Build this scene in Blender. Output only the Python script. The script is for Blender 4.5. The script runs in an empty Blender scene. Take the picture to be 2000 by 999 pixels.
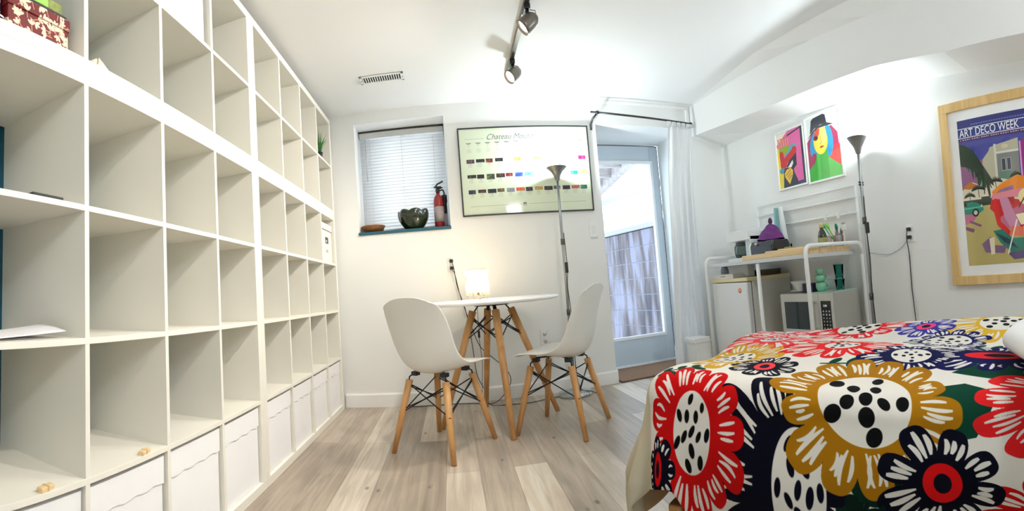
import bpy, bmesh, math, random
import numpy as np
from mathutils import Vector, Matrix
from math import sin, cos, pi, radians, hypot
random.seed(7)
SC = bpy.context.scene
COL = SC.collection
# ------------------------------------------------------------------ camera (cylindrical panorama, as the photo was swept)
CAM = Vector((0.857, -3.3833, 0.8206))
YAW, PITCH, ROLL, F, CV = -0.1358, 0.0526, 0.0778, 890.42, 516.04
Rm = Matrix.Rotation(YAW, 3, 'Z') @ Matrix.Rotation(PITCH, 3, 'X') @ Matrix.Rotation(ROLL, 3, 'Y')
cd = bpy.data.cameras.new('camera')
cam = bpy.data.objects.new('camera', cd)
COL.objects.link(cam)
cd.type = 'PANO'
cd.panorama_type = 'CENTRAL_CYLINDRICAL'
cd.central_cylindrical_range_u_min = -1000 / F
cd.central_cylindrical_range_u_max = 1000 / F
cd.central_cylindrical_range_v_min = -(999 - CV) / F
cd.central_cylindrical_range_v_max = CV / F
cd.central_cylindrical_radius = 1.0
cd.clip_start = 0.01
Rb = Matrix((Rm.col[0], Rm.col[2], -Rm.col[1])).transposed()
cam.matrix_world = Matrix.Translation(CAM) @ Rb.to_4x4()
SC.camera = cam
# ------------------------------------------------------------------ world, view, daylight
vs = SC.view_settings
vs.view_transform = 'Standard'
vs.look = 'None'
vs.gamma = 1.0
vs.use_curve_mapping = False
vs.exposure = 0.42
w = bpy.data.worlds.new('sky')
SC.world = w
w.use_nodes = True
bg = w.node_tree.nodes['Background']
bg.inputs[0].default_value = (0.74, 0.87, 1.0, 1)
bg.inputs[1].default_value = 4.2
SC.cycles.use_denoising = True
SC.cycles.max_bounces = 10
SC.cycles.diffuse_bounces = 6
SC.cycles.transparent_max_bounces = 12
SC.cycles.sample_clamp_indirect = 6.0

def lamp(name, kind, loc, energy, color=(1, 1, 1), size=0.05, rot=None, parent=None, **kw):
    l = bpy.data.lights.new(name, kind)
    l.energy = energy
    l.color = color
    if kind in ('POINT', 'SPOT'):
        l.shadow_soft_size = size
    for k, v in kw.items():
        setattr(l, k, v)
    o = bpy.data.objects.new(name, l)
    COL.objects.link(o)
    o.location = loc
    if rot:
        o.rotation_euler = rot
    if parent:
        o.parent = parent
    return o
# daylight entering by the glazed door and by the window: portals that guide the sky light, they give none of their own
for nm, loc, sx, sy in (('door_daylight', (2.5, 0.66, 1.1), 0.8, 1.9), ('window_daylight', (0.53, 0.44, 1.76), 0.7, 0.85)):
    p = lamp(nm, 'AREA', loc, 1.0, rot=(radians(90), 0, pi), shape='RECTANGLE', size=1)
    p.data.shape = 'RECTANGLE'; p.data.size = sx; p.data.size_y = sy
    p.data.cycles.is_portal = True
    p.rotation_euler = (radians(-90), 0, 0)

# ------------------------------------------------------------------ materials
MATS = {}
def mat(name, col, rough=0.5, metal=0.0, var=0.04, scale=12.0, bump=0.0, spec=0.5, emit=None, estr=0, trans=0, alpha=1, coat=0):
    if name in MATS:
        return MATS[name]
    m = bpy.data.materials.new(name)
    m.use_nodes = True
    nt = m.node_tree; N = nt.nodes; L = nt.links
    b = N['Principled BSDF']
    b.inputs['Roughness'].default_value = rough
    b.inputs['Metallic'].default_value = metal
    b.inputs['Specular IOR Level'].default_value = spec
    b.inputs['Coat Weight'].default_value = coat
    b.inputs['Transmission Weight'].default_value = trans
    b.inputs['Alpha'].default_value = alpha
    tc = N.new('ShaderNodeTexCoord')
    nz = N.new('ShaderNodeTexNoise')
    nz.inputs['Scale'].default_value = scale
    nz.inputs['Detail'].default_value = 4
    L.new(tc.outputs['Object'], nz.inputs['Vector'])
    mx = N.new('ShaderNodeMix'); mx.data_type = 'RGBA'
    c = list(col)[:3]
    mx.inputs['A'].default_value = [max(0, x * (1 - var)) for x in c] + [1]
    mx.inputs['B'].default_value = [min(1, x * (1 + var)) for x in c] + [1]
    L.new(nz.outputs['Fac'], mx.inputs['Factor'])
    L.new(mx.outputs['Result'], b.inputs['Base Color'])
    if bump:
        bp = N.new('ShaderNodeBump')
        bp.inputs['Strength'].default_value = bump
        bp.inputs['Distance'].default_value = 0.01
        L.new(nz.outputs['Fac'], bp.inputs['Height'])
        L.new(bp.outputs[0], b.inputs['Normal'])
    if emit:
        b.inputs['Emission Color'].default_value = (*emit, 1)
        b.inputs['Emission Strength'].default_value = estr
    MATS[name] = m
    return m

def wood(name, c1, c2, axis='Z', scale=18, rough=0.45):
    if name in MATS:
        return MATS[name]
    m = mat(name, c1, rough)
    nt = m.node_tree; N = nt.nodes; L = nt.links
    b = N['Principled BSDF']
    tc = N['Texture Coordinate']
    mp = N.new('ShaderNodeMapping')
    s = {'X': (0.08, 1, 1), 'Y': (1, 0.08, 1), 'Z': (1, 1, 0.08)}[axis]
    mp.inputs['Scale'].default_value = s
    L.new(tc.outputs['Object'], mp.inputs[0])
    nz = N['Noise Texture']
    nz.inputs['Scale'].default_value = scale
    nz.inputs['Distortion'].default_value = 1.2
    L.new(mp.outputs[0], nz.inputs['Vector'])
    cr = N.new('ShaderNodeValToRGB')
    cr.color_ramp.elements[0].color = (*c1, 1); cr.color_ramp.elements[0].position = 0.35
    cr.color_ramp.elements[1].color = (*c2, 1); cr.color_ramp.elements[1].position = 0.65
    L.new(nz.outputs['Fac'], cr.inputs[0])
    L.new(cr.outputs[0], b.inputs['Base Color'])
    return m

def image_mat(name, arr, rough=0.6, coat=0.0, bump=0.0, spec=0.5):
    """a painted pattern, computed here, laid on a surface by its UV map"""
    h, wd = arr.shape[:2]
    im = bpy.data.images.new(name, wd, h, alpha=False)
    px = np.ones((h, wd, 4), np.float32)
    px[..., :3] = arr[::-1]
    im.pixels.foreach_set(px.ravel())
    im.update(); im.pack()
    m = bpy.data.materials.new(name); m.use_nodes = True
    N = m.node_tree.nodes; L = m.node_tree.links
    b = N['Principled BSDF']
    b.inputs['Roughness'].default_value = rough
    b.inputs['Coat Weight'].default_value = coat
    b.inputs['Specular IOR Level'].default_value = spec
    b.inputs['Coat Roughness'].default_value = 0.05
    t = N.new('ShaderNodeTexImage'); t.image = im; t.extension = 'EXTEND'
    L.new(t.outputs[0], b.inputs['Base Color'])
    if bump:
        nz = N.new('ShaderNodeTexNoise'); nz.inputs['Scale'].default_value = 9; nz.inputs['Detail'].default_value = 3
        tc = N.new('ShaderNodeTexCoord'); L.new(tc.outputs['Object'], nz.inputs['Vector'])
        bp = N.new('ShaderNodeBump'); bp.inputs['Strength'].default_value = bump; bp.inputs['Distance'].default_value = 0.03
        L.new(nz.outputs['Fac'], bp.inputs['Height']); L.new(bp.outputs[0], b.inputs['Normal'])
    return m

# ------------------------------------------------------------------ mesh helpers
class MB:
    def __init__(s):
        s.v = []; s.f = []; s.smooth = []
    def add(s, vs, fs, smooth=False):
        o = len(s.v)
        s.v += [tuple(v) for v in vs]
        s.f += [tuple(i + o for i in f) for f in fs]
        s.smooth += [smooth] * len(fs)
        return s
    def box(s, x0, y0, z0, x1, y1, z1, M=None):
        x0, x1 = min(x0, x1), max(x0, x1); y0, y1 = min(y0, y1), max(y0, y1); z0, z1 = min(z0, z1), max(z0, z1)
        vs = [(x, y, z) for z in (z0, z1) for y in (y0, y1) for x in (x0, x1)]
        if M: vs = [M @ Vector(v) for v in vs]
        return s.add(vs, [(0, 2, 3, 1), (4, 5, 7, 6), (0, 1, 5, 4), (2, 6, 7, 3), (0, 4, 6, 2), (1, 3, 7, 5)])
    def prism(s, pts, axis, a, b, smooth=False):
        """extrude 2-D polygon pts along an axis ('x','y','z') from a to b"""
        def P(p, q):
            return {'x': (q, p[0], p[1]), 'y': (p[0], q, p[1]), 'z': (p[0], p[1], q)}[axis]
        n = len(pts)
        vs = [P(p, a) for p in pts] + [P(p, b) for p in pts]
        fs = [tuple(range(n))[::-1], tuple(range(n, 2 * n))] + [(i, (i + 1) % n, n + (i + 1) % n, n + i) for i in range(n)]
        s.add(vs, fs); s.smooth[-n:] = [smooth] * n
        return s
    def tube(s, pts, r, n=10, cap=True):
        """r: number or list, one per point"""
        pts = [Vector(p) for p in pts]
        k = len(pts)
        rs = r if isinstance(r, (list, tuple)) else [r] * k
        up = None; vs = []
        for i, p in enumerate(pts):
            t = (pts[min(i + 1, k - 1)] - pts[max(i - 1, 0)]).normalized()
            if up is None:
                up = Vector((0, 0, 1)) if abs(t.z) < 0.9 else Vector((1, 0, 0))
            a = t.cross(up).normalized(); up = a.cross(t).normalized()
            for j in range(n):
                q = 2 * pi * j / n
                vs.append(p + (a * cos(q) + up * sin(q)) * rs[i])
        fs = [(i * n + j, i * n + (j + 1) % n, (i + 1) * n + (j + 1) % n, (i + 1) * n + j) for i in range(k - 1) for j in range(n)]
        s.add(vs, fs, True)
        if cap:
            o = len(s.v) - k * n
            s.f += [tuple(o + j for j in range(n)), tuple(o + (k - 1) * n + j for j in range(n))[::-1]]
            s.smooth += [False, False]
        return s
    def lathe(s, prof, c=(0, 0, 0), n=28, M=None, close=False):
        vs = []
        for r, z in prof:
            for j in range(n):
                q = 2 * pi * j / n
                v = Vector((r * cos(q), r * sin(q), z))
                v = (M @ v) if M else v
                vs.append(v + Vector(c))
        k = len(prof)
        fs = [(i * n + j, i * n + (j + 1) % n, (i + 1) * n + (j + 1) % n, (i + 1) * n + j) for i in range(k - 1) for j in range(n)]
        return s.add(vs, fs, True)
    def grid(s, fn, nu, nv, smooth=True):
        vs = [fn(i / nu, j / nv) for j in range(nv + 1) for i in range(nu + 1)]
        fs = [(j * (nu + 1) + i, j * (nu + 1) + i + 1, (j + 1) * (nu + 1) + i + 1, (j + 1) * (nu + 1) + i) for j in range(nv) for i in range(nu)]
        return s.add(vs, fs, smooth)
    def build(s, name, m, parent=None, bevel=0, recalc=True, solid=0, sub=0, uv=None, autosmooth=True):
        me = bpy.data.meshes.new(name)
        me.from_pydata(s.v, [], s.f)
        me.polygons.foreach_set('use_smooth', s.smooth)
        if recalc:
            bm = bmesh.new(); bm.from_mesh(me)
            bmesh.ops.recalc_face_normals(bm, faces=bm.faces)
            bm.to_mesh(me); bm.free()
        if uv:
            ul = me.uv_layers.new(name='UVMap')
            co = [uv(Vector(me.vertices[l.vertex_index].co)) for l in me.loops]
            ul.data.foreach_set('uv', [c for p in co for c in p])
        me.materials.append(m)
        o = bpy.data.objects.new(name, me)
        COL.objects.link(o)
        if parent:
            o.parent = parent
            # geometry is given in the thing's own frame
        if solid:
            md = o.modifiers.new('thickness', 'SOLIDIFY'); md.thickness = solid; md.offset = 0
        if sub:
            md = o.modifiers.new('smooth', 'SUBSURF'); md.levels = sub; md.render_levels = sub
        if bevel:
            md = o.modifiers.new('bevel', 'BEVEL'); md.width = bevel; md.segments = 2; md.limit_method = 'ANGLE'
        return o

def tag(o, label, cat, group=None):
    o['label'] = label; o['category'] = cat
    if group: o['group'] = group
    return o
def thing(name, loc, label, cat, group=None, rz=0):
    o = bpy.data.objects.new(name, None)
    COL.objects.link(o)
    o.location = loc; o.rotation_euler = (0, 0, rz)
    o.empty_display_size = 0.1
    return tag(o, label, cat, group)
def struct(o):
    o['kind'] = 'structure'
    return o
def dup(root, loc, rz, label, group=None):
    r = root.copy(); COL.objects.link(r)
    r.location = loc; r.rotation_euler = (0, 0, rz)
    r['label'] = label
    if group: r['group'] = group
    for ch in root.children:
        c = ch.copy(); COL.objects.link(c); c.parent = r
        for g in ch.children:
            d = g.copy(); COL.objects.link(d); d.parent = c
    return r
def text(name, body, size, M, m, parent, extrude=0.0004, shear=0, spacing=1.0, align='LEFT'):
    """lettering as a mesh; M places the text plane (x right, y up, z out)"""
    cu = bpy.data.curves.new(name, 'FONT')
    cu.body = body; cu.size = size; cu.extrude = extrude; cu.shear = shear
    cu.space_character = spacing; cu.align_x = align
    t = bpy.data.objects.new(name, cu); COL.objects.link(t)
    dg = bpy.context.evaluated_depsgraph_get()
    me = bpy.data.meshes.new_from_object(t.evaluated_get(dg))
    bpy.data.objects.remove(t)
    me.transform(M)
    me.materials.clear(); me.materials.append(m)
    o = bpy.data.objects.new(name, me); COL.objects.link(o)
    if parent: o.parent = parent
    return o
def arc(c, r, a0, a1, n, ax, ay):
    c = Vector(c); ax = Vector(ax); ay = Vector(ay)
    return [c + ax * r * cos(a0 + (a1 - a0) * i / n) + ay * r * sin(a0 + (a1 - a0) * i / n) for i in range(n + 1)]
def smooth_path(pts, n=8):
    P = [Vector(p) for p in pts]; out = []
    for i in range(len(P) - 1):
        p0 = P[max(i - 1, 0)]; p1 = P[i]; p2 = P[i + 1]; p3 = P[min(i + 2, len(P) - 1)]
        for k in range(n):
            t = k / n
            out.append(0.5 * ((2 * p1) + (p2 - p0) * t + (2 * p0 - 5 * p1 + 4 * p2 - p3) * t * t + (3 * p1 - p0 - 3 * p2 + p3) * t ** 3))
    return out + [P[-1]]

# ------------------------------------------------------------------ painting helpers (numpy canvases)
class Canvas:
    def __init__(s, w, h, ppm, bg):
        s.W, s.H, s.k = int(w * ppm), int(h * ppm), ppm
        s.a = np.empty((s.H, s.W, 3), np.float32); s.a[:] = bg
    def box(s, x0, x1, y0, y1):
        i0, i1 = max(0, int(x0 * s.k) - 2), min(s.W, int(x1 * s.k) + 3)
        j0, j1 = max(0, int(y0 * s.k) - 2), min(s.H, int(y1 * s.k) + 3)
        if i1 <= i0 or j1 <= j0: return None
        X, Y = np.meshgrid((np.arange(i0, i1) + .5) / s.k, (np.arange(j0, j1) + .5) / s.k)
        return (slice(j0, j1), slice(i0, i1)), X, Y
    def put(s, sl, mask, col):
        m = np.clip(mask, 0, 1)[..., None]
        s.a[sl] = s.a[sl] * (1 - m) + np.array(col, np.float32) * m
    def ell(s, cx, cy, rx, ry, col, rot=0.0):
        R = max(rx, ry); b = s.box(cx - R, cx + R, cy - R, cy + R)
        if b is None: return
        sl, X, Y = b; c, q = cos(rot), sin(rot)
        x = (X - cx) * c + (Y - cy) * q; y = -(X - cx) * q + (Y - cy) * c
        d = (1 - np.hypot(x / rx, y / ry)) * min(rx, ry) * s.k + .5
        s.put(sl, d, col)
    def poly(s, pts, col):
        P = np.array(pts, float); b = s.box(P[:, 0].min(), P[:, 0].max(), P[:, 1].min(), P[:, 1].max())
        if b is None: return
        sl, X, Y = b; acc = 0
        for ox, oy in ((-.25, -.25), (.25, -.25), (-.25, .25), (.25, .25)):
            x = X + ox / s.k; y = Y + oy / s.k; ins = np.zeros(x.shape, bool)
            for i in range(len(P)):
                x0, y0 = P[i]; x1, y1 = P[i - 1]
                if y0 == y1: continue
                c = ((y0 > y) != (y1 > y)) & (x < (x1 - x0) * (y - y0) / (y1 - y0) + x0)
                ins ^= c
            acc = acc + ins * .25
        s.put(sl, acc, col)
    def rect(s, x0, y0, x1, y1, col):
        s.poly([(x0, y0), (x1, y0), (x1, y1), (x0, y1)], col)
    def stroke(s, x0, y0, x1, y1, wd, col):
        L = hypot(x1 - x0, y1 - y0)
        b = s.box(min(x0, x1) - wd, max(x0, x1) + wd, min(y0, y1) - wd, max(y0, y1) + wd)
        if b is None or L == 0: return
        sl, X, Y = b; t = np.clip(((X - x0) * (x1 - x0) + (Y - y0) * (y1 - y0)) / L ** 2, 0, 1)
        d = np.hypot(X - x0 - t * (x1 - x0), Y - y0 - t * (y1 - y0))
        s.put(sl, (wd / 2 - d) * s.k + .5, col)
# ================================================================== materials in use
WHITE = mat('white_wall_paint', (0.84, 0.845, 0.83), 0.75, var=0.012, scale=5, bump=0.04)
CEIL = mat('white_ceiling_paint', (0.86, 0.865, 0.87), 0.8, var=0.01, scale=4, bump=0.05)
TRIM = mat('white_gloss_trim_paint', (0.88, 0.88, 0.87), 0.35, var=0.01)
TEAL = mat('teal_blue_wall_paint', (0.012, 0.115, 0.19), 0.6, var=0.05)
LAM = mat('white_laminate', (0.82, 0.795, 0.715), 0.38, var=0.012, scale=8)
BINM = mat('white_fibreboard', (0.87, 0.87, 0.88), 0.6, var=0.02, scale=20, bump=0.03)
BLACK = mat('black_plastic', (0.012, 0.012, 0.014), 0.4)
BLKM = mat('black_steel_wire', (0.015, 0.015, 0.018), 0.35, metal=0.6)
GREY = mat('brushed_grey_metal', (0.36, 0.36, 0.36), 0.35, metal=0.8)
DKGREY = mat('dark_grey_metal', (0.12, 0.12, 0.12), 0.4, metal=0.6)
SILVER = mat('satin_silver_metal', (0.55, 0.55, 0.54), 0.3, metal=0.9)
WPL = mat('glossy_white_plastic', (0.85, 0.85, 0.83), 0.3, var=0.01)
WMET = mat('white_powder_coated_steel', (0.85, 0.86, 0.85), 0.35, var=0.01)
BEECH = wood('orange_beech_wood', (0.52, 0.25, 0.08), (0.66, 0.36, 0.14))
BAMBOO = wood('pale_bamboo', (0.68, 0.47, 0.24), (0.80, 0.60, 0.34), 'Y', 25)
GLASSM = None
def glass(name, tint=(1, 1, 1), rough=0.0, refl=.12):
    if name in MATS: return MATS[name]
    m = bpy.data.materials.new(name); m.use_nodes = True
    N = m.node_tree.nodes; L = m.node_tree.links; N.clear()
    o = N.new('ShaderNodeOutputMaterial'); g = N.new('ShaderNodeBsdfGlossy'); t = N.new('ShaderNodeBsdfTransparent')
    f = N.new('ShaderNodeLayerWeight'); f.inputs[0].default_value = refl
    mx = N.new('ShaderNodeMixShader'); t.inputs[0].default_value = (*tint, 1); g.inputs['Roughness'].default_value = rough
    L.new(f.outputs['Fresnel'], mx.inputs[0]); L.new(t.outputs[0], mx.inputs[1]); L.new(g.outputs[0], mx.inputs[2]); L.new(mx.outputs[0], o.inputs[0])
    MATS[name] = m
    return m

def floor_mat():
    m = mat('pale_oak_laminate_planks', (0.5, 0.42, 0.33), 0.35)
    nt = m.node_tree; N = nt.nodes; L = nt.links
    b = N['Principled BSDF']; tc = N['Texture Coordinate']
    mp = N.new('ShaderNodeMapping'); mp.inputs['Rotation'].default_value = (0, 0, pi / 2)
    L.new(tc.outputs['Object'], mp.inputs[0])
    br = N.new('ShaderNodeTexBrick')
    br.inputs['Scale'].default_value = 1.0; br.inputs['Brick Width'].default_value = 1.25; br.inputs['Row Height'].default_value = 0.155
    br.inputs['Mortar Size'].default_value = 0.0012; br.inputs['Mortar Smooth'].default_value = 0.3
    br.inputs['Color1'].default_value = (0.33, 0.27, 0.21, 1); br.inputs['Color2'].default_value = (0.70, 0.62, 0.51, 1); br.inputs['Mortar'].default_value = (0.25, 0.20, 0.16, 1)
    br.offset = 0.37; br.inputs['Bias'].default_value = -0.1
    L.new(mp.outputs[0], br.inputs['Vector'])
    m2 = N.new('ShaderNodeMapping'); m2.inputs['Scale'].default_value = (1, 0.06, 1); L.new(tc.outputs['Object'], m2.inputs[0])
    g = N['Noise Texture']; g.inputs['Scale'].default_value = 26; g.inputs['Detail'].default_value = 8; g.inputs['Distortion'].default_value = 1.5
    L.new(m2.outputs[0], g.inputs['Vector'])
    m3 = N.new('ShaderNodeMapping'); m3.inputs['Scale'].default_value = (1, 0.3, 1); L.new(tc.outputs['Object'], m3.inputs[0])
    k = N.new('ShaderNodeTexNoise'); k.inputs['Scale'].default_value = 5; k.inputs['Detail'].default_value = 5; L.new(m3.outputs[0], k.inputs['Vector'])
    c1 = N.new('ShaderNodeMix'); c1.data_type = 'RGBA'; c1.blend_type = 'OVERLAY'; c1.inputs['Factor'].default_value = 0.55
    L.new(br.outputs['Color'], c1.inputs['A']); L.new(g.outputs['Fac'], c1.inputs['B'])
    c2 = N.new('ShaderNodeMix'); c2.data_type = 'RGBA'; c2.blend_type = 'OVERLAY'; c2.inputs['Factor'].default_value = 0.5
    L.new(c1.outputs['Result'], c2.inputs['A']); L.new(k.outputs['Fac'], c2.inputs['B'])
    # knots
    vo = N.new('ShaderNodeTexVoronoi'); vo.inputs['Scale'].default_value = 4.2; m4 = N.new('ShaderNodeMapping'); m4.inputs['Scale'].default_value = (1.6, 0.8, 1)
    L.new(tc.outputs['Object'], m4.inputs[0]); L.new(m4.outputs[0], vo.inputs['Vector'])
    rp = N.new('ShaderNodeValToRGB'); rp.color_ramp.elements[0].position = 0.02; rp.color_ramp.elements[0].color = (0.22, 0.18, 0.14, 1)
    rp.color_ramp.elements[1].position = 0.085; rp.color_ramp.elements[1].color = (1, 1, 1, 1); L.new(vo.outputs['Distance'], rp.inputs[0])
    c3 = N.new('ShaderNodeMix'); c3.data_type = 'RGBA'; c3.blend_type = 'MULTIPLY'; c3.inputs['Factor'].default_value = 0.8
    L.new(c2.outputs['Result'], c3.inputs['A']); L.new(rp.outputs[0], c3.inputs['B'])
    L.new(c3.outputs['Result'], b.inputs['Base Color'])
    return m

# ================================================================== room shell
YB, XR, ZC, YF, XL = 0.058, 3.293, 2.28, -4.9, -0.405
BT = 0.045  # plinth height below the back wall's baseboard line is not needed; the shelves stand on the floor
struct(MB().box(XL - .1, YF - .1, -0.1, XR + .1, 0.62, 0).build('floor', floor_mat()))
struct(MB().box(XL - .1, YF - .1, ZC, XR + .1, 0.62, ZC + .1).build('ceiling', CEIL))
struct(MB().box(XL - .1, YF - .1, 0, XL, 0.62, ZC).build('wall_left', TEAL))
struct(MB().box(XR, YF - .1, 0, XR + .1, 0.62, ZC).build('wall_right', WHITE))
struct(MB().box(XL, YF - .1, 0, XR, YF, ZC).build('wall_front', WHITE))
# back wall, thick, with the window niche and the door recess
WX0, WX1, WZ0, WZ1 = 0.178, 0.882, 1.325, 2.187
DX0, DX1, DZ = 2.09, 2.90, 2.09
b = MB()
b.box(XL, YB, 0, WX0, 0.58, ZC).box(WX1, YB, 0, DX0, 0.58, ZC).box(WX0, YB, 0, WX1, 0.58, WZ0).box(WX0, YB, WZ1, WX1, 0.58, ZC)
b.box(DX0, YB, DZ, DX1, 0.58, ZC).box(DX1, YB, 0, XR, 0.58, ZC)
struct(b.build('wall_back', WHITE))
# bulkhead along the right wall: its profile changes along the room
sec = [(0.058, 2.97, 2.02, 1.945, 2.97, 2.279), (-0.5, 2.975, 1.965, 1.935, 2.93, 2.262), (-1.0, 2.975, 1.925, 1.91, 2.885, 2.235), (-1.45, 2.98, 1.905, 1.88, 2.91, 2.205),
       (-1.9, 2.985, 1.885, 1.86, 2.95, 2.17), (-2.35, 2.985, 1.825, 1.82, 2.96, 2.15), (-2.8, 2.985, 1.81, 1.80, 2.96, 2.14), (-4.9, 2.985, 1.80, 1.80, 2.96, 2.13)]
vs = []; fs = []
for (y, x, zf, zw, xt, zm) in sec:
    vs += [(XR, y, ZC), (xt, y, ZC), (x, y, zm), (x, y, zf), (XR, y, zw)]
for i in range(len(sec) - 1):
    for j in range(5):
        a, c = i * 5 + j, i * 5 + (j + 1) % 5
        fs.append((a, c, c + 5, a + 5))
fs += [(0, 1, 2, 3, 4), tuple(len(vs) - 5 + k for k in range(5))[::-1]]
struct(MB().add(vs, fs).build('trim_1', WHITE))
# thin cover strip above the curtain rod
struct(MB().box(2.16, 0.02, 2.262, 2.965, YB, 2.279).box(2.935, 0.03, 2.12, 2.965, YB, 2.262).build('trim_2', TRIM, bevel=.003))
struct(MB().prism([(YB, 0), (YB - .014, 0), (YB - .014, .09), (YB - .006, .1), (YB, .1)], 'x', 0.003, DX0 + .006).box(DX0 - .0, YB, 0, DX0 + .014, .5, .1).build('baseboard_back', TRIM))
struct(MB().box(XR - .014, YF, 0, XR, YB - .001, .1).build('baseboard_right', TRIM, bevel=.004))

# ------------------------------------------------------------------ window in its niche
wn = bpy.data.objects.new('window_1', None); COL.objects.link(wn); struct(wn)
f = MB(); fy0, fy1 = .33, .39
f.box(WX0, fy0, WZ0, WX0 + .045, fy1, WZ1).box(WX1 - .045, fy0, WZ0, WX1, fy1, WZ1).box(WX0, fy0, WZ0, WX1, fy1, WZ0 + .05).box(WX0, fy0, WZ1 - .05, WX1, fy1, WZ1).box(.515, fy0 + .01, WZ0, .55, fy1, WZ1)
f.build('window_frame', TRIM, wn, bevel=.004)
MB().box(WX0 + .04, .356, WZ0 + .04, WX1 - .04, .362, WZ1 - .04).build('glass_pane', glass('clear_window_glass', (.96, .98, 1), refl=.03), wn)
MB().box(WX0 - .004, YB - .014, WZ0 - .022, WX1 + .004, .33, WZ0).build('window_sill', mat('teal_painted_sill', (0.015, 0.10, 0.15), .5), wn, bevel=.003)
MB().box(WX0 + .004, .228, WZ1 - .010, WX1 - .004, .30, WZ1 - .001).build('dark_gap_strip', mat('dark_gap_black', (.03, .03, .03), .6), wn)  # black strip standing in for the shaded gap above the headrail
bl = thing('window_blind', (0, 0, 0), 'white horizontal slat blind lowered in the window niche', 'blind')
MB().box(WX0 + .006, .235, WZ1 - .062, WX1 - .006, .275, WZ1 - .012).build('headrail', mat('pale_grey_headrail', (.6, .61, .6), .4), bl, bevel=.003)
def slat_mat():
    m = mat('translucent_white_slat', (.82, .85, .88), .45)
    N = m.node_tree.nodes; L = m.node_tree.links; b = N['Principled BSDF']; o = N['Material Output']
    t = N.new('ShaderNodeBsdfTranslucent'); t.inputs[0].default_value = (1, .97, .93, 1)
    mx = N.new('ShaderNodeMixShader'); mx.inputs[0].default_value = .6
    L.new(b.outputs[0], mx.inputs[1]); L.new(t.outputs[0], mx.inputs[2]); L.new(mx.outputs[0], o.inputs[0])
    return m
SL = slat_mat()
sl = MB(); z = WZ1 - .085; n = 0
while z > WZ0 + .05:
    a = radians(60 + 2 * sin(n * 1.7)); hw = .0165
    pr = []
    for k in range(5):
        q = -1 + k / 2; cy, cz = q * hw * cos(a), -q * hw * sin(a)
        cur = .0045 * (1 - q * q)
        pr.append((cy - cur * sin(a), cz - cur * cos(a) + .0))
    top = [(WX0 + .008, .255 + p[0], z + p[1]) for p in pr] + [(WX1 - .008, .255 + p[0], z + p[1]) for p in pr]
    sl.add(top, [(i, i + 1, i + 6, i + 5) for i in range(4)], True)
    z -= .0258; n += 1
sl.build('slats', SL, bl, recalc=False, solid=.0008)
MB().box(WX0 + .008, .243, z - .004, WX1 - .008, .267, z + .012).build('bottom_rail', TRIM, bl, bevel=.003)
cl = MB()
for x in (.27, .53, .79): cl.tube([(x, .238, WZ1 - .06), (x, .238, z)], .0012, 6)
cl.build('ladder_cord', mat('white_blind_cord', (.75, .75, .75), .7), bl)
MB().tube([(.235, .228, WZ1 - .07), (.238, .226, WZ1 - .42)], .003, 8).build('tilt_wand', mat('clear_grey_wand', (.5, .52, .54), .2), bl)

# ------------------------------------------------------------------ glazed door in its recess
dr = bpy.data.objects.new('door_1', None); COL.objects.link(dr); struct(dr)
DP = mat('pale_blue_grey_door_paint', (.58, .66, .72), .4, var=.015)
GX0, GX1, GZ0, GZ1 = 2.21, 2.80, .275, 1.915
y0, y1 = .57, .615
d = MB().box(DX0 + .02, y0, .02, GX0, y1, DZ - .012).box(GX1, y0, .02, DX1 - .012, y1, DZ - .012).box(GX0, y0, .02, GX1, y1, GZ0).box(GX0, y0, GZ1, GX1, y1, DZ - .012)
d.build('door_leaf', DP, dr, bevel=.003)
g = MB()
for (a0, b0, a1, b1) in ((GX0 - .02, GZ0 - .025, GX1 + .02, GZ0 + .004), (GX0 - .02, GZ1 - .004, GX1 + .02, GZ1 + .02), (GX0 - .02, GZ0, GX0 + .004, GZ1), (GX1 - .004, GZ0, GX1 + .02, GZ1)):
    g.box(a0, y0 - .01, b0, a1, y0 + .002, b1)
g.build('glazing_bead', TRIM, dr, bevel=.003)
MB().box(GX0, y0 + .018, GZ0, GX1, y0 + .024, GZ1).build('glass_pane', glass('door_glass', (.93, .97, 1), refl=.02), dr)
MB().box(DX0, .56, 0, DX1, .66, .02).build('threshold', TRIM, dr, bevel=.003)
MB().box(DX0 + .0, .585, 0, DX0 + .02, .64, DZ).box(DX1 - .008, .585, 0, DX1 + .0, .64, DZ).box(DX0, .585, DZ - .006, DX1, .64, DZ).build('weather_strip', BLACK, dr)
h = MB().tube([(2.15, .57, 1.0), (2.15, .53, 1.0)], .012, 12).tube([(2.15, .532, 1.0), (2.25, .53, 1.0)], .009, 10).lathe([(0, 0), (.026, 0), (.026, .006), (0, .006)], (2.15, .57, 1.0), 20, Matrix.Rotation(pi / 2, 3, 'X'))
h.build('door_handle', SILVER, dr)

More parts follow.
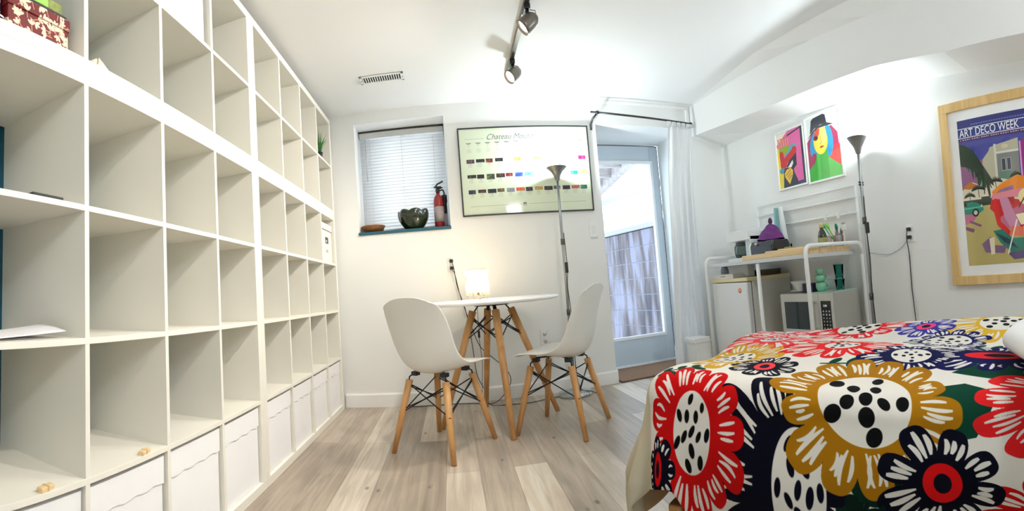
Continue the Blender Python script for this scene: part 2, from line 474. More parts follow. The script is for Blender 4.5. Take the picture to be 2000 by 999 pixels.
# ------------------------------------------------------------------ outside the door: ground, retaining wall, railing, deck above
struct(MB().box(-1.5, .70, -.32, 9, 12, -.22).build('ground', mat('grey_concrete_ground', (.42, .41, .42), .9, bump=.1)))
def stained():
    m = mat('weathered_grey_block', (.34, .30, .31), .9, bump=.15)
    N = m.node_tree.nodes; L = m.node_tree.links; b = N['Principled BSDF']
    tc = N['Texture Coordinate']; mp = N.new('ShaderNodeMapping'); mp.inputs['Scale'].default_value = (1, 1, .14)
    L.new(tc.outputs['Object'], mp.inputs[0]); nz = N['Noise Texture']; nz.inputs['Scale'].default_value = 7; nz.inputs['Detail'].default_value = 7
    L.new(mp.outputs[0], nz.inputs['Vector'])
    cr = N.new('ShaderNodeValToRGB'); e = cr.color_ramp.elements
    e[0].position = .38; e[0].color = (.085, .075, .088, 1); e[1].position = .62; e[1].color = (.27, .255, .31, 1)
    k = e.new(.5); k.color = (.18, .15, .145, 1)
    L.new(nz.outputs['Fac'], cr.inputs[0]); L.new(cr.outputs[0], b.inputs['Base Color'])
    return m
BLK = stained()
P0, P1 = Vector((4.05, 2.2, 0)), Vector((3.35, 5.32, 0))
dv = (P1 - P0).normalized(); nv = Vector((-dv.y, dv.x, 0))
Mw = Matrix((( dv.x, nv.x, 0, P0.x), (dv.y, nv.y, 0, P0.y), (0, 0, 1, 0), (0, 0, 0, 1)))
rw = thing('retaining_wall', (0, 0, 0), 'weathered grey block wall seen through the door glass', 'wall')
LW = (P1 - P0).length
w1 = MB(); 
for i in range(7):
    w1.box(0, -.19, -.22 + i * .257, LW, 0, -.22 + i * .257 + .245, Mw)
w1.build('blocks', BLK, rw, bevel=.004)
MB().box(0, -.184, -.22, LW, -.02, 1.5, Mw).build('mortar', mat('pale_mortar', (.50, .51, .58), .9), rw)
MB().box(0, -.22, 1.58, LW, .03, 1.66, Mw).build('capping', mat('grey_wall_capping', (.4, .38, .4), .9), rw, bevel=.01)
rl = thing('deck_railing', (0, 0, 0), 'pale painted wooden railing above the block wall outside', 'railing')
RP = mat('sun_bleached_blue_grey_timber', (.55, .60, .62), .8, bump=.1)
MB().box(2.35, -.14, 1.66, 2.45, -.05, 2.55, Mw).build('post', RP, rl, bevel=.005)
MB().box(.2, -.14, 1.66, .3, -.05, 2.55, Mw).build('post', RP, rl, bevel=.005)
MB().box(0, -.12, 2.18, LW, -.07, 2.27, Mw).build('rail', mat('lilac_grey_timber', (.5, .47, .52), .8), rl, bevel=.004)
MB().box(0, -.12, 1.80, LW, -.07, 1.90, Mw).build('rail', mat('yellowed_timber', (.62, .55, .32), .8), rl, bevel=.004)
dk = thing('upper_deck', (0, 0, 0), 'weathered timber deck with joists overhead outside the door', 'deck')
DKM = wood('weathered_deck_timber', (.42, .36, .33), (.62, .57, .54), 'X', 14, .9)
Q0, Q1 = Vector((3.28, 1.2, 0)), Vector((3.78, 5.6, 0)); dq = (Q1 - Q0).normalized()
Mq = Matrix(((dq.x, -dq.y, 0, Q0.x), (dq.y, dq.x, 0, Q0.y), (0, 0, 1, 0), (0, 0, 0, 1)))
MB().box(0, 0, 2.36, 4.4, .07, 2.56, Mq).build('beam', DKM, dk, bevel=.006)
for i in range(7):
    MB().box(.25 + i * .62, .07, 2.44, .30 + i * .62, 1.9, 2.58, Mq).build('joist', DKM, dk, bevel=.004)
for i in range(13):
    MB().box(0, .0 + i * .15, 2.58, 4.4, .135 + i * .15, 2.61, Mq).build('deck_board', DKM, dk)
MB().box(4.0, -.02, -.22, 4.14, .12, 2.36, Mq).build('post', RP, dk, bevel=.006)
mt = thing('doormat', (0, 0, 0), 'brown coir doormat on the floor in the door recess', 'doormat')
MB().box(DX0 + .03, YB - .03, .0005, 2.86, .50, .014).build('pile', mat('brown_coir', (.23, .13, .075), .95, var=.3, scale=120, bump=.6), mt, bevel=.004)
MB().box(DX0 + .025, YB - .035, .0, 2.865, .505, .004).build('backing', mat('dark_rubber', (.05, .035, .03), .7), mt)

# ================================================================== bookcases
T, C, I = .038, .335, .016
BW_ = 2 * T + 4 * C + 3 * I
def cpos(i): return {0: T / 2, 4: BW_ - T / 2}.get(i, T + i * C + (i - .5) * I)
def bookcase(yend, z0, rows, label):
    """its far side stands at y = yend; front face x = 0; open back against the teal wall"""
    H = 2 * T + rows * C + (rows - 1) * I
    r = thing('cube_bookcase', (-.195, yend - BW_ / 2, z0), label, 'bookcase', 'open white cube bookcases along the left wall')
    D = .195; h = BW_ / 2
    for s in (-1, 1):
        MB().box(-D, s * h, T, D, s * (h - T), H - T).build('side_panel', LAM, r, bevel=.0012)
    MB().box(-D, -h, H - T, D, h, H).build('top_panel', LAM, r, bevel=.0012)
    MB().box(-D, -h, 0, D, h, T).build('bottom_panel', LAM, r, bevel=.0012)
    for j in range(1, rows):
        z = T + j * C + (j - .5) * I
        MB().box(-D, -h + T, z - I / 2, D, h - T, z + I / 2).build('shelf', LAM, r, bevel=.0008)
    for i in range(1, 4):
        y = cpos(i) - h
        for j in range(rows):
            za = T + j * (C + I)
            MB().box(-D + .0005, y - I / 2, za, D - .0005, y + I / 2, za + C).build('divider', LAM, r)
    return r
Z2 = 2 * T + 4 * C + 3 * I
bookcase(0, 0, 4, 'tall white cube bookcase, lower of the two nearest the window corner')
bookcase(-BW_, 0, 4, 'tall white cube bookcase, lower of the two nearest the bed at the left edge')
bookcase(0, Z2, 2, 'two-row white cube bookcase stacked on top, nearest the window corner')
bookcase(-BW_, Z2, 2, 'two-row white cube bookcase stacked on top, at the upper left edge')
def cell(unit, col, row, upper=False):
    """y0,y1,z0,z1 of a cell; unit 0 = far, 1 = near; col 0 = nearest the camera"""
    ye = -BW_ * unit; ya = ye - BW_ + T + col * (C + I)
    za = (Z2 if upper else 0) + T + row * (C + I)
    return ya, ya + C, za, za + C
cname = ['first', 'second', 'third', 'fourth']
k = 0
for unit in (1, 0):
    for col in range(4):
        ya, yb, za, zb = cell(unit, col, 0)
        r = thing('storage_box', (-.19, (ya + yb) / 2, za), ('white lidded storage box on the bottom shelf, ' + ['at the far left corner of the photo', 'second from the left corner of the photo', 'two boxes left of the thick double upright', 'just left of the thick double upright',
            'just right of the thick double upright', 'second box right of the double upright', 'third box right of the double upright', 'the one nearest the window wall'][k]), 'storage box', 'white storage boxes on the bottom shelf')
        hw = .158; hd = .175
        wob = random.uniform(-.002, .002)
        MB().box(-hd, -hw, 0, hd, hw, .255).build('box_body', BINM, r, bevel=.004)
        # lid with a slightly buckled lower edge
        n = 12; pts = [(-hw - .002 + (2 * hw + .004) * i / n, .243 + .004 * sin(i * 1.9 + k) + .012 * (1 - i / n) * 0) for i in range(n + 1)] + [(hw + .003, .322), (-hw - .003, .322 + wob)]
        MB().prism(pts, 'x', -hd - .003, hd + .004).build('lid', BINM, r)
        k += 1
# ================================================================== dining set
SHELL = mat('cream_white_moulded_plastic', (.83, .815, .77), .38, var=.01)
def shell_pt(u, v):
    """u 0..1 from front lip over the seat to the top of the back, v -1..1 across; local x = forward"""
    prof = [(.215, .418), (.20, .437), (.15, .446), (.08, .438), (0, .424), (-.07, .412), (-.125, .414), (-.168, .440), (-.192, .487), (-.208, .553), (-.224, .63), (-.244, .71), (-.262, .778), (-.272, .812)]
    rim = [(.215, .416), (.20, .436), (.15, .452), (.08, .456), (.015, .456), (-.04, .466), (-.085, .492), (-.118, .532), (-.145, .582), (-.170, .640), (-.195, .695), (-.222, .745), (-.245, .780), (-.264, .800)]
    wid = [.175, .205, .222, .23, .232, .230, .224, .218, .220, .222, .217, .206, .184, .155]
    wrap = [.0, .004, .014, .028, .05, .085, .12, .135, .125, .10, .074, .052, .036, .026]
    n = len(prof) - 1; x = u * n; i = min(int(x), n - 1); f = x - i
    def cr(a, i, f):
        p = [a[max(i - 1, 0)], a[i], a[i + 1], a[min(i + 2, n)]]
        return .5 * (2 * p[1] + (p[2] - p[0]) * f + (2 * p[0] - 5 * p[1] + 4 * p[2] - p[3]) * f * f + (3 * p[1] - p[0] - 3 * p[2] + p[3]) * f ** 3)
    px = cr([p[0] for p in prof], i, f); pz = cr([p[1] for p in prof], i, f)
    w_ = cr(wid, i, f); wr = cr(wrap, i, f)
    e = .02
    def P(t):
        t = min(max(t, 0), n - 1e-6); j = int(t); g = t - j
        return Vector((cr([p[0] for p in prof], j, g), 0, cr([p[1] for p in prof], j, g)))
    tg = (P(x + e) - P(x - e)).normalized()
    nr = Vector((-tg.z, 0, tg.x)); nr = nr if nr.z > 0 or nr.x > 0 else -nr
    if nr.x < 0 and u > .4: nr = -nr
    if nr.z < 0 and u < .4: nr = -nr
    a = abs(v)
    off = wr * (a ** 2.0)
    # rounded outline at the lip and the top
    shr = 0
    if u > .86: shr = .03 * ((u - .86) / .14) ** 1.3 * (a ** 3)
    if u < .12: shr = -.03 * ((.12 - u) / .12) * (a ** 3)
    q_ = a ** 2.1
    p = Vector((px + (cr([k[0] for k in rim], i, f) - px) * q_, 0, pz + (cr([k[1] for k in rim], i, f) - pz) * q_)) - tg * shr
    p.y = w_ * (v - .10 * v * a * a * a * a * min(1, wr / .05))
    return p
def strut(mb, a, b, r=.0032): mb.tube([a, b], r, 7)
def chair(loc, rz, label):
    r = thing('dining_chair', loc, label, 'chair', 'moulded shell chairs at the round table', rz)
    MB().grid(lambda a, b: shell_pt(b, 2 * a - 1), 20, 40).build('seat_shell', SHELL, r, solid=.006, sub=1)
    fx, fy, tx, ty, zt = .205, .19, .125, .118, .372
    feet = [(sx * fx, sy * fy, 0) for sx, sy in ((1, 1), (1, -1), (-1, -1), (-1, 1))]
    tops = [(sx * tx, sy * ty, zt) for sx, sy in ((1, 1), (1, -1), (-1, -1), (-1, 1))]
    for ft, tp in zip(feet, tops):
        MB().tube([ft, Vector(ft).lerp(Vector(tp), .5), tp], [.0135, .0175, .0195], 16).build('leg', BEECH, r)
    wr_ = MB()
    for i in range(4):
        a, b_ = Vector(tops[i]), Vector(tops[(i + 1) % 4]); fa, fb = Vector(feet[i]), Vector(feet[(i + 1) % 4])
        ma, mb_ = fa.lerp(a, .56), fb.lerp(b_, .56); ta, tb = fa.lerp(a, .95), fb.lerp(b_, .95)
        strut(wr_, ta, mb_); strut(wr_, tb, ma)
        strut(wr_, ta + Vector((0, 0, -.014)), fb.lerp(b_, .60)); 
        wr_.tube([ma, ma + (ma - Vector((0, 0, ma.z))).normalized() * .018], .0055, 8)
        wr_.tube([ta, a + Vector((0, 0, .016)), Vector((a.x * .8, a.y * .8, .412))], .004, 7)
    wr_.tube([Vector(tops[0]) * .8 + Vector((0, 0, .118)), Vector(tops[2]) * .8 + Vector((0, 0, .112))], .005, 7)
    wr_.tube([Vector(tops[1]) * .8 + Vector((0, 0, .118)), Vector(tops[3]) * .8 + Vector((0, 0, .112))], .005, 7)
    wr_.build('wire_frame', BLKM, r)
    for a in tops: MB().box(a[0] * .8 - .018, a[1] * .8 - .018, .392, a[0] * .8 + .018, a[1] * .8 + .018, .414).build('mounting_block', BLACK, r, bevel=.003)
    return r
c1 = chair((.767, -.8875, 0), math.atan2(.83, .56), 'white moulded shell chair on the left, turned with its back to the bookcases')
dup(c1, (1.44, -.80, 0), math.atan2(.61, -.79), 'white moulded shell chair on the right of the table, nearer the glass door')

tb = thing('dining_table', (1.10, -.505, 0), 'round white dining table on four splayed beech legs', 'table')
R_ = .425
MB().lathe([(0, .738), (R_ - .03, .738), (R_ - .004, .744), (R_, .752), (R_ - .004, .759), (R_ - .02, .762), (0, .762)], n=72).build('tabletop', mat('white_satin_tabletop', (.86, .85, .84), .3, var=.008), tb)
tf = [(.035, -.377), (.386, .065), (-.058, .386), (-.356, -.073)]
wr_ = MB(); tops = []
for (x, y) in tf:
    d = Vector((x, y, 0)).normalized(); ft = Vector((x, y, 0)); tp = Vector((d.x * .125, d.y * .125, .695)); tops.append((ft, tp))
    MB().tube([ft, ft.lerp(tp, .5), tp], [.016, .021, .0235], 18).build('leg', BEECH, tb)
for i in range(4):
    fa, a = tops[i]; fb, b_ = tops[(i + 1) % 4]
    strut(wr_, fa.lerp(a, .955), fb.lerp(b_, .74), .0036); strut(wr_, fb.lerp(b_, .955), fa.lerp(a, .74), .0036)
    strut(wr_, fa.lerp(a, .93), fb.lerp(b_, .77), .0036)
    wr_.tube([fa.lerp(a, .75), fa.lerp(a, .75) + Vector((fa.x, fa.y, 0)).normalized() * .022], .006, 8)
    wr_.tube([fa.lerp(a, .96), Vector((a.x * .62, a.y * .62, .7375))], .0045 if i % 2 else .012, 8)
wr_.build('wire_frame', BLKM, tb)
MB().lathe([(0, .722), (.11, .722), (.11, .738), (0, .738)], n=24).build('mounting_plate', BLACK, tb)

# table lamp with a glowing shade of small translucent beads on wire legs
LX, LY, LZ = 1.03, -.33, .762
tl = thing('table_lamp', (LX, LY, LZ), 'small glowing table lamp with a beaded shade on the round table', 'lamp')
SHD = mat('lit_pale_shade', (1, .93, .78), .6, emit=(1, .80, .52), estr=1.6)
sh = MB()
for k in range(9):
    z = .055 + k * .0165
    for j in range(22):
        q = 2 * pi * (j + .5 * (k % 2)) / 22
        rr = .074 + .006 * sin(k * .9) + random.uniform(-.002, .002)
        c = Vector((rr * cos(q), rr * sin(q), z + random.uniform(-.002, .002)))
        t1 = Vector((-sin(q), cos(q), 0)) * .0095; t2 = Vector((0, 0, .0095)); nn = Vector((cos(q), sin(q), 0)) * .0015
        pts = [c + t1 * cos(a) + t2 * sin(a) for a in [i * pi / 4 for i in range(8)]]
        sh.add([p + nn for p in pts] + [p - nn for p in pts], [tuple(range(8)), tuple(range(8, 16))[::-1]] + [(i, (i + 1) % 8, 8 + (i + 1) % 8, 8 + i) for i in range(8)])
sh.build('bead_shade', SHD, tl)
for j in range(14):
    q = 2 * pi * j / 14; c = Vector((.074 * cos(q), .074 * sin(q), .038))
    MB().lathe([(0, -.009), (.005, -.004), (.006, 0), (.004, .006), (0, .010)], c, 8).build('amber_bead', mat('amber_beads', (.80, .55, .18), .25, emit=(1, .7, .25), estr=.8), tl)
lg = MB()
for q in (.4, 1.65, 2.9, 4.15, 5.4):
    lg.tube([(.074 * cos(q), .074 * sin(q), .2), (.074 * cos(q), .074 * sin(q), .045), (.07 * cos(q + .15), .07 * sin(q + .15), 0.001)], .0012, 6)
lg.tube(arc((0, 0, .2), .074, 0, 2 * pi, 24, (1, 0, 0), (0, 1, 0)), .0015, 6).tube(arc((0, 0, .046), .074, 0, 2 * pi, 24, (1, 0, 0), (0, 1, 0)), .0015, 6)
lg.build('wire_legs', mat('tarnished_brass_wire', (.35, .27, .15), .4, metal=.8), tl)
MB().lathe([(0, .075), (.012, .078), (.024, .10), (.028, .125), (.022, .15), (0, .158)], n=16).build('bulb', mat('glowing_warm_bulb', (1, .9, .7), .4, emit=(1, .78, .45), estr=22), tl)
MB().tube([(0, 0, .03), (0, 0, .078)], .012, 10).tube([(0, 0, .035), (.03, -.05, .012), (.0, -.07, .001)], .002, 6).build('lamp_holder', DKGREY, tl)
lamp('table_lamp_bulb', 'POINT', (0, 0, .235), 1.5, (1, .74, .42), .05, parent=tl)

# ------------------------------------------------------------------ uplighter floor lamps
def torchiere(loc, H, label, lean=0.0, power=24, bowl=.075, clampz=None):
    r = thing('floor_lamp', loc, label, 'lamp', 'slim uplighter floor lamps')
    MB().lathe([(0, 0), (.128, 0), (.13, .008), (.122, .022), (.06, .036), (.022, .042), (.014, .06), (0, .06)], n=48).build('base', mat('glazed_grey_lamp_base', (.42, .44, .44), .18, metal=.7, coat=.5), r)
    top = Vector((lean, 0, H - .10))
    MB().tube([(0, 0, .05), Vector((lean * .5, 0, H * .5)), top], [.0115, .0105, .0095], 14).build('pole', GREY, r)
    for f in (.36, .70):
        p = Vector((lean * f, 0, .05 + (H - .15) * f)); MB().tube([p - Vector((0, 0, .022)), p + Vector((0, 0, .022))], .0145, 12).build('pole_joint', DKGREY, r)
    MB().lathe([(.010, -.105), (.016, -.10), (.020, -.085), (.028, -.06), (.046, -.03), (bowl, -.004), (bowl + .003, 0), (bowl, .001), (.044, -.026), (.024, -.056), (.0, -.07)], (lean, 0, H), 40).build('bowl_shade', mat('brushed_pewter_bowl', (.27, .27, .27), .35, metal=.75), r)
    MB().lathe([(0, -.052), (.014, -.046), (.018, -.028), (.012, -.012), (0, -.008)], (lean, 0, H), 14).build('bulb', mat('glowing_cool_bulb', (1, 1, 1), .4, emit=(.93, .98, 1), estr=30), r)
    lamp('uplighter_bulb', 'POINT', (lean, 0, H + .012), power, (.82, .945, 1.0), .045, parent=r)
    return r
t1 = torchiere((1.70, -.09, 0), 1.70, 'slim grey uplighter floor lamp beside the glass door, in front of the framed chart', power=23)
pc_ = MB().tube(smooth_path([(.01, -.014, 1.2), (.016, -.016, .95), (.006, -.016, .8), (.016, -.015, .6), (.014, -.018, .3), (.03, -.03, .06), (.10, -.085, .028), (.14, -.10, .008)]), .003, 7).build('power_cord', BLACK, t1)
MB().box(-.001, -.026, .90, .021, -.010, .98).build('inline_switch', BLACK, pc_, bevel=.004)
t2 = torchiere((3.155, -1.615, 0), 1.575, 'slim grey uplighter floor lamp beside the metal kitchen desk', power=15, bowl=.062)
pc_ = MB().tube(smooth_path([(-.004, -.014, 1.2), (-.006, -.016, .95), (.0, -.017, .8), (-.008, -.016, .6), (-.004, -.018, .3), (-.03, -.03, .05)]), .003, 7).build('power_cord', BLACK, t2)
MB().box(-.012, -.030, .965, .008, -.010, 1.035).build('inline_switch', BLACK, pc_, bevel=.004)
MB().tube([(-.02, 0, 1.29), (.02, 0, 1.29)], .006, 8).tube([(-.02, 0, 1.275), (.02, 0, 1.275)], .006, 8).build('hook_clip', BLACK, t2)

# ------------------------------------------------------------------ outlets, switch and cords on the back wall
def outlet(name, c, nrm, label, sockets=True, sz=(.07, .115)):
    r = thing(name, c, label, 'outlet' if sockets else 'switch', rz=nrm)
    # local frame: x along the wall, -y out of the wall
    MB().box(-sz[0] / 2, -.006, -sz[1] / 2, sz[0] / 2, 0, sz[1] / 2).build('face_plate', WPL, r, bevel=.003)
    if sockets:
        for s in (-1, 1):
            so_ = MB().lathe([(0, 0), (.017, 0), (.017, .002), (0, .002)], (0, -.006, s * .027), 20, Matrix.Rotation(pi / 2, 3, 'X')).build('socket', mat('off_white_socket', (.74, .74, .72), .4), r)
            MB().box(-.008, -.0095, s * .027 - .002, -.005, -.0075, s * .027 + .007).box(.005, -.0095, s * .027 - .002, .008, -.0075, s * .027 + .006).box(-.002, -.0095, s * .027 - .011, .002, -.0075, s * .027 - .007).build('slots', BLACK, so_)
    return r
outlet('wall_outlet', (.868, YB, 1.03), 0, 'white double outlet with black plugs on the back wall above the round table')
outlet('wall_outlet', (1.535, YB, .425), 0, 'white double outlet low on the back wall behind the right chair')
s_ = outlet('light_switch', (2.00, YB, 1.235), 0, 'white rocker light switch between the framed chart and the door recess', False, (.072, .118))
MB().box(-.017, -.010, -.033, .017, -.006, .033).build('rocker', mat('white_rocker', (.8, .8, .8), .3), s_, bevel=.002)
MB().box(-.03, -.004, -.075, .03, 0, -.068).build('small_tag', mat('grey_tag', (.5, .5, .5), .6), s_)
def cord(name, label, pts, r=.0028, plugs=()):
    t = thing(name, pts[0], label, 'cord'); o = Vector(pts[0])
    MB().tube([p - o for p in smooth_path(pts)], r, 7).build('cable', BLACK, t)
    for p in plugs:
        p = Vector(p) - o
        MB().box(p.x - .013, p.y - .026, p.z - .012, p.x + .013, p.y + .0, p.z + .012).build('plug', BLACK, t, bevel=.004)
    return t
cord('power_cord', 'black power cord from the upper plug of the back wall outlet trailing onto the floor', [(.868, .02, 1.055), (.883, 0.015, 1.0), (.90, .03, .86), (.945, .035, .70), (.97, .03, .52), (.985, .03, .36), (1.0, .03, .2), (1.05, .02, .08), (1.075, -.09, .005), (1.2, -.14, .004), (1.36, -.155, .004), (1.5, -.11, .004), (1.57, -.10, .004)], plugs=[(.868, YB - .0095, 1.057)])
cord('power_cord', 'black cord from the lower plug of the back wall outlet, along the baseboard', [(.868, .02, 1.0), (.888, .012, .95), (.915, .02, .80), (.965, .03, .62), (1.03, .03, .42), (1.10, .03, .34), (1.22, .03, .22), (1.24, .01, .12), (1.15, -.03, .02), (1.07, -.07, .005), (1.0, -.03, .004), (.84, .015, .004), (.5, .01, .004)], plugs=[(.868, YB - .0095, 1.003)])
tc_ = cord('lamp_cord', 'thin black cord with an inline switch hanging from the back edge of the round table', [(1.03, -.082, .765), (1.03, -.075, .70), (1.032, -.07, .55), (1.03, -.06, .47), (1.04, -.05, .3), (1.03, -.035, .15), (1.02, -.03, .006)], r=.002)
MB().box(-.008, .006, -.285, .008, .022, -.235).build('inline_switch', BLACK, tc_, bevel=.003)

# ------------------------------------------------------------------ framed chart on the back wall
PX0, PX1, PZ0, PZ1 = .982, 2.015, 1.385, 2.07
ch = thing('framed_chart', ((PX0 + PX1) / 2, YB, (PZ0 + PZ1) / 2), 'wide black-framed chart of small wine labels on the back wall', 'picture')
cw, chh = PX1 - PX0, PZ1 - PZ0
cv = Canvas(cw, chh, 900, (.84, .87, .77))
gr = (.45, .47, .42)
cv.stroke(.05, .088, .20, .088, .0016, gr); cv.stroke(.06, .612, .46, .610, .0016, gr); cv.stroke(.51, .610, .97, .606, .0016, gr)
rg = np.random.default_rng(3)
rows = [(.12, 0, 13), (.235, 1, 13), (.355, 2, 13), (.472, 3, 13)]
pal = [[(.25, .22, .2), (.02, .02, .02), (.35, .12, .1), (.03, .03, .03), (.75, .78, .7), (.85, .55, .15), (.7, .6, .5), (.9, .7, .2), (.6, .6, .6), (.4, .6, .3), (.8, .6, .3), (.55, .8, .4), (.55, .1, .3)],
       [(.10, .05, .01), (.08, .01, .01), (.22, .2, .1), (.14, .06, .02), (.45, .08, .07), (.12, .25, .6), (.2, .5, .8), (.8, .8, .7), (.7, .3, .2), (.7, .7, .5), (.45, .65, .6), (.0, .5, .4), (.75, .72, .4)],
       [(.12, .12, .2), (.22, .12, .04), (.02, .02, .02), (.35, .24, .05), (.5, .5, .55), (.75, .3, .15), (.03, .02, .03), (.65, .5, .1), (.15, .05, .04), (.3, .3, .3), (.12, .05, .04), (.7, .3, .3), (.15, .35, .3)]]
for ri, (yy, kind, n) in enumerate(rows):
    for i in range(n):
        x = .055 + i * .0735
        yv = yy + .012 - i * .0006
        if kind:
            c = pal[kind - 1][i]; wd = .054 + .006 * ((i * 7 + ri) % 3); hh = .026 + .005 * ((i + ri) % 2)
            if (ri, i) == (2, 2): hh = .042
            cv.rect(x, yv, x + wd, yv + hh, c)
            for _ in range(7):
                cc = [min(1, max(0, v + rg.uniform(-.15, .35))) for v in c]
                ex = x + rg.uniform(.1, .9) * wd; ey = yv + rg.uniform(.25, .75) * hh
                cv.ell(ex, ey, rg.uniform(.002, .008), rg.uniform(.0015, hh * .3), cc)
            cv.ell(x + wd / 2, yv + hh + .009, .0022, .0022, (.3, .2, .2))
        else:
            if i not in (6, 7, 10):
                for k in range(3): cv.stroke(x + .006 + .004 * k, yv - .012 + .005 * k, x + .044 - .005 * k, yv - .012 + .005 * k, .0022 if k else .004, (.35, .36, .33))
                cv.ell(x + .025, yv + .012, .0025, .0025, (.3, .25, .25))
        for k in range(4):
            q = rg.uniform(.012, .02)
            cv.stroke(x + .026 - q, yv + .034 + k * .0085, x + .026 + q, yv + .034 + k * .0085, .0018, (.62, .65, .55))
for q in range(3): cv.stroke(.468 , .602 + q * .010, .494, .602 + q * .010, .003 - q * .0006, (.22, .24, .22))
cv.ell(.474, .606, .004, .006, (.2, .22, .2)); cv.ell(.488, .606, .004, .006, (.2, .22, .2)); cv.ell(.481, .598, .003, .003, (.2, .22, .2))
MB().box(-cw / 2 + .006, -.012, -chh / 2 + .006, cw / 2 - .006, -.0, chh / 2 - .006).build('printed_sheet', image_mat('printed_label_chart', cv.a, .5, coat=.3), ch, uv=lambda p: ((p.x + cw / 2) / cw, (p.z + chh / 2) / chh))
fr = MB()
for s in (-1, 1):
    fr.box(-cw / 2, -.022, s * chh / 2, cw / 2, 0, s * (chh / 2 - .009)); fr.box(s * cw / 2, -.022, -chh / 2, s * (cw / 2 - .009), 0, chh / 2)
fr.build('frame', BLACK, ch, bevel=.0015)
MT = Matrix.Rotation(pi / 2, 4, 'X')
text('title_lettering', 'Chateau Mouton', .064, Matrix.Translation((-cw / 2 + .215, -.0125, chh / 2 - .098)) @ MT @ Matrix.Scale(.9, 4, (1, 0, 0)), mat('grey_print', (.16, .18, .18), .6), ch, shear=.45)

# ------------------------------------------------------------------ sill objects
def lathe_thing(name, loc, label, cat, prof, m, n=36):
    r = thing(name, loc, label, cat); MB().lathe(prof, n=n).build('body', m, r); return r
bwl = thing('shallow_bowl', (.275, .145, WZ0), 'shallow brown woven bowl on the left of the window sill', 'bowl')
MB().lathe([(0, 0), (.05, 0), (.078, .018), (.094, .052), (.090, .053), (.072, .022), (.045, .008), (0, .007)], n=40).build('bowl_body', mat('brown_woven_wicker', (.20, .075, .02), .6, var=.55, scale=90, bump=.5), bwl)
MB().tube(arc((0, 0, .053), .092, 0, 2 * pi, 40, (1, 0, 0), (0, 1, 0)), .0035, 8).build('rim', mat('amber_wicker_rim', (.38, .16, .05), .5, var=.4, scale=80), bwl)
lb = thing('petal_bowl', (.60, .125, WZ0), 'dark green glazed petal-shaped bowl in the middle of the window sill', 'bowl')
def petal(a, b):
    q = 2 * pi * a; z = .138 * b
    rr = (.056 + .064 * sin(min(b * 1.25, 1) * pi / 2) ** .9 - .006 * b * b) * (1 + .085 * abs(sin(3.5 * q)) * b - .03)
    z += .014 * abs(sin(3.5 * q)) * b * b
    if b > .93: rr *= .96
    return Vector((rr * cos(q), rr * sin(q), z))
MB().grid(petal, 84, 14).lathe([(0, .004), (.058, .004)], n=28).build('bowl_body', mat('dark_green_glaze', (.011, .019, .006), .22, var=.7, scale=14, coat=.6), lb, solid=.006)
MB().lathe([(.045, 0), (.06, 0), (.058, .012), (.045, .012)], n=28).build('foot_ring', mat('black_glaze', (.01, .012, .008), .3), lb)
fe = thing('fire_extinguisher', (.80, .155, WZ0), 'red fire extinguisher on the right of the window sill', 'fire extinguisher')
REDM = mat('red_enamel', (.30, .008, .012), .25, coat=.4)
MB().lathe([(0, 0), (.036, 0), (.039, .006), (.039, .215), (.035, .24), (.022, .262), (.014, .268), (.014, .285), (0, .285)], n=32).build('cylinder_body', REDM, fe)
MB().lathe([(.0393, .05), (.0395, .05), (.0395, .17), (.0393, .17)], n=32).build('label_band', mat('grey_label', (.42, .36, .36), .6, var=.25, scale=70), fe)
MB().lathe([(0, .285), (.017, .285), (.017, .315), (.010, .322), (0, .322)], n=16).box(-.03, -.008, .322, .03, .008, .334).build('valve', BLACK, fe, bevel=.002)
MB().tube([(-.02, 0, .325), (.0, 0, .352), (.045, 0, .372)], .007, 8).tube([(-.01, 0, .31), (.04, 0, .322)], .005, 8).build('squeeze_handle', BLACK, fe)
MB().tube(arc((-.028, -.005, .335), .014, 0, 2 * pi, 16, (1, 0, 0), (0, 0, 1)), .0015, 6).build('pull_ring', SILVER, fe)
MB().tube(smooth_path([(.015, 0, .30), (.04, -.008, .30), (.05, -.008, .26), (.046, -.006, .16), (.044, -.004, .12)]), .006, 8).build('nozzle_hose', BLACK, fe)
sb = thing('black_torch', (.848, .20, WZ0), 'black cylinder standing behind the fire extinguisher on the sill', 'torch')
MB().lathe([(0, 0), (.017, 0), (.017, .20), (.022, .22), (.022, .27), (0, .27)], n=20).build('body', BLACK, sb)
MB().lathe([(.0172, .02), (.0176, .02), (.0176, .12), (.0172, .12)], n=20).build('label_band', mat('pale_lilac_label', (.6, .58, .66), .6), sb)

# ------------------------------------------------------------------ ceiling vent and track lights
vt = thing('ceiling_vent', (.49, -.46, ZC), 'white slotted air vent set in the ceiling above the window', 'vent')
vw, vh = .148, .052
MB().box(-vw, -vh, -.002, vw, vh, -.0005).build('dark_duct', mat('dark_duct', (.02, .02, .02), .8), vt)
q = MB()
for s in (-1, 1): q.box(-vw, s * vh, -.008, vw, s * (vh - .014), -.0005); q.box(s * vw, -vh, -.008, s * (vw - .018), vh, -.0005)
q.build('frame', WMET, vt, bevel=.002)
q = MB()
for i in range(17): q.box(-vw + .022 + i * .0158, -vh + .012, -.007, -vw + .0275 + i * .0158, vh - .012, -.002)
q.build('louvres', WMET, vt)
for s in (-1, 1): MB().lathe([(0, 0), (.004, 0), (.004, .002), (0, .002)], (s * (vw - .009), 0, -.010), 10).build('screw', DKGREY, vt)
TX = 1.335
tk = thing('track_rail', (TX, -1.65, ZC), 'bronze-grey lighting track running along the ceiling', 'light track')
BRZ = mat('bronze_grey_metal', (.20, .175, .15), .35, metal=.7)
MB().box(-.014, -1.22, -.024, .014, 1.22, 0).build('rail', BRZ, tk, bevel=.003)
MB().box(-.016, 1.22, -.026, .016, 1.245, 0).build('end_cap', BLACK, tk, bevel=.003)
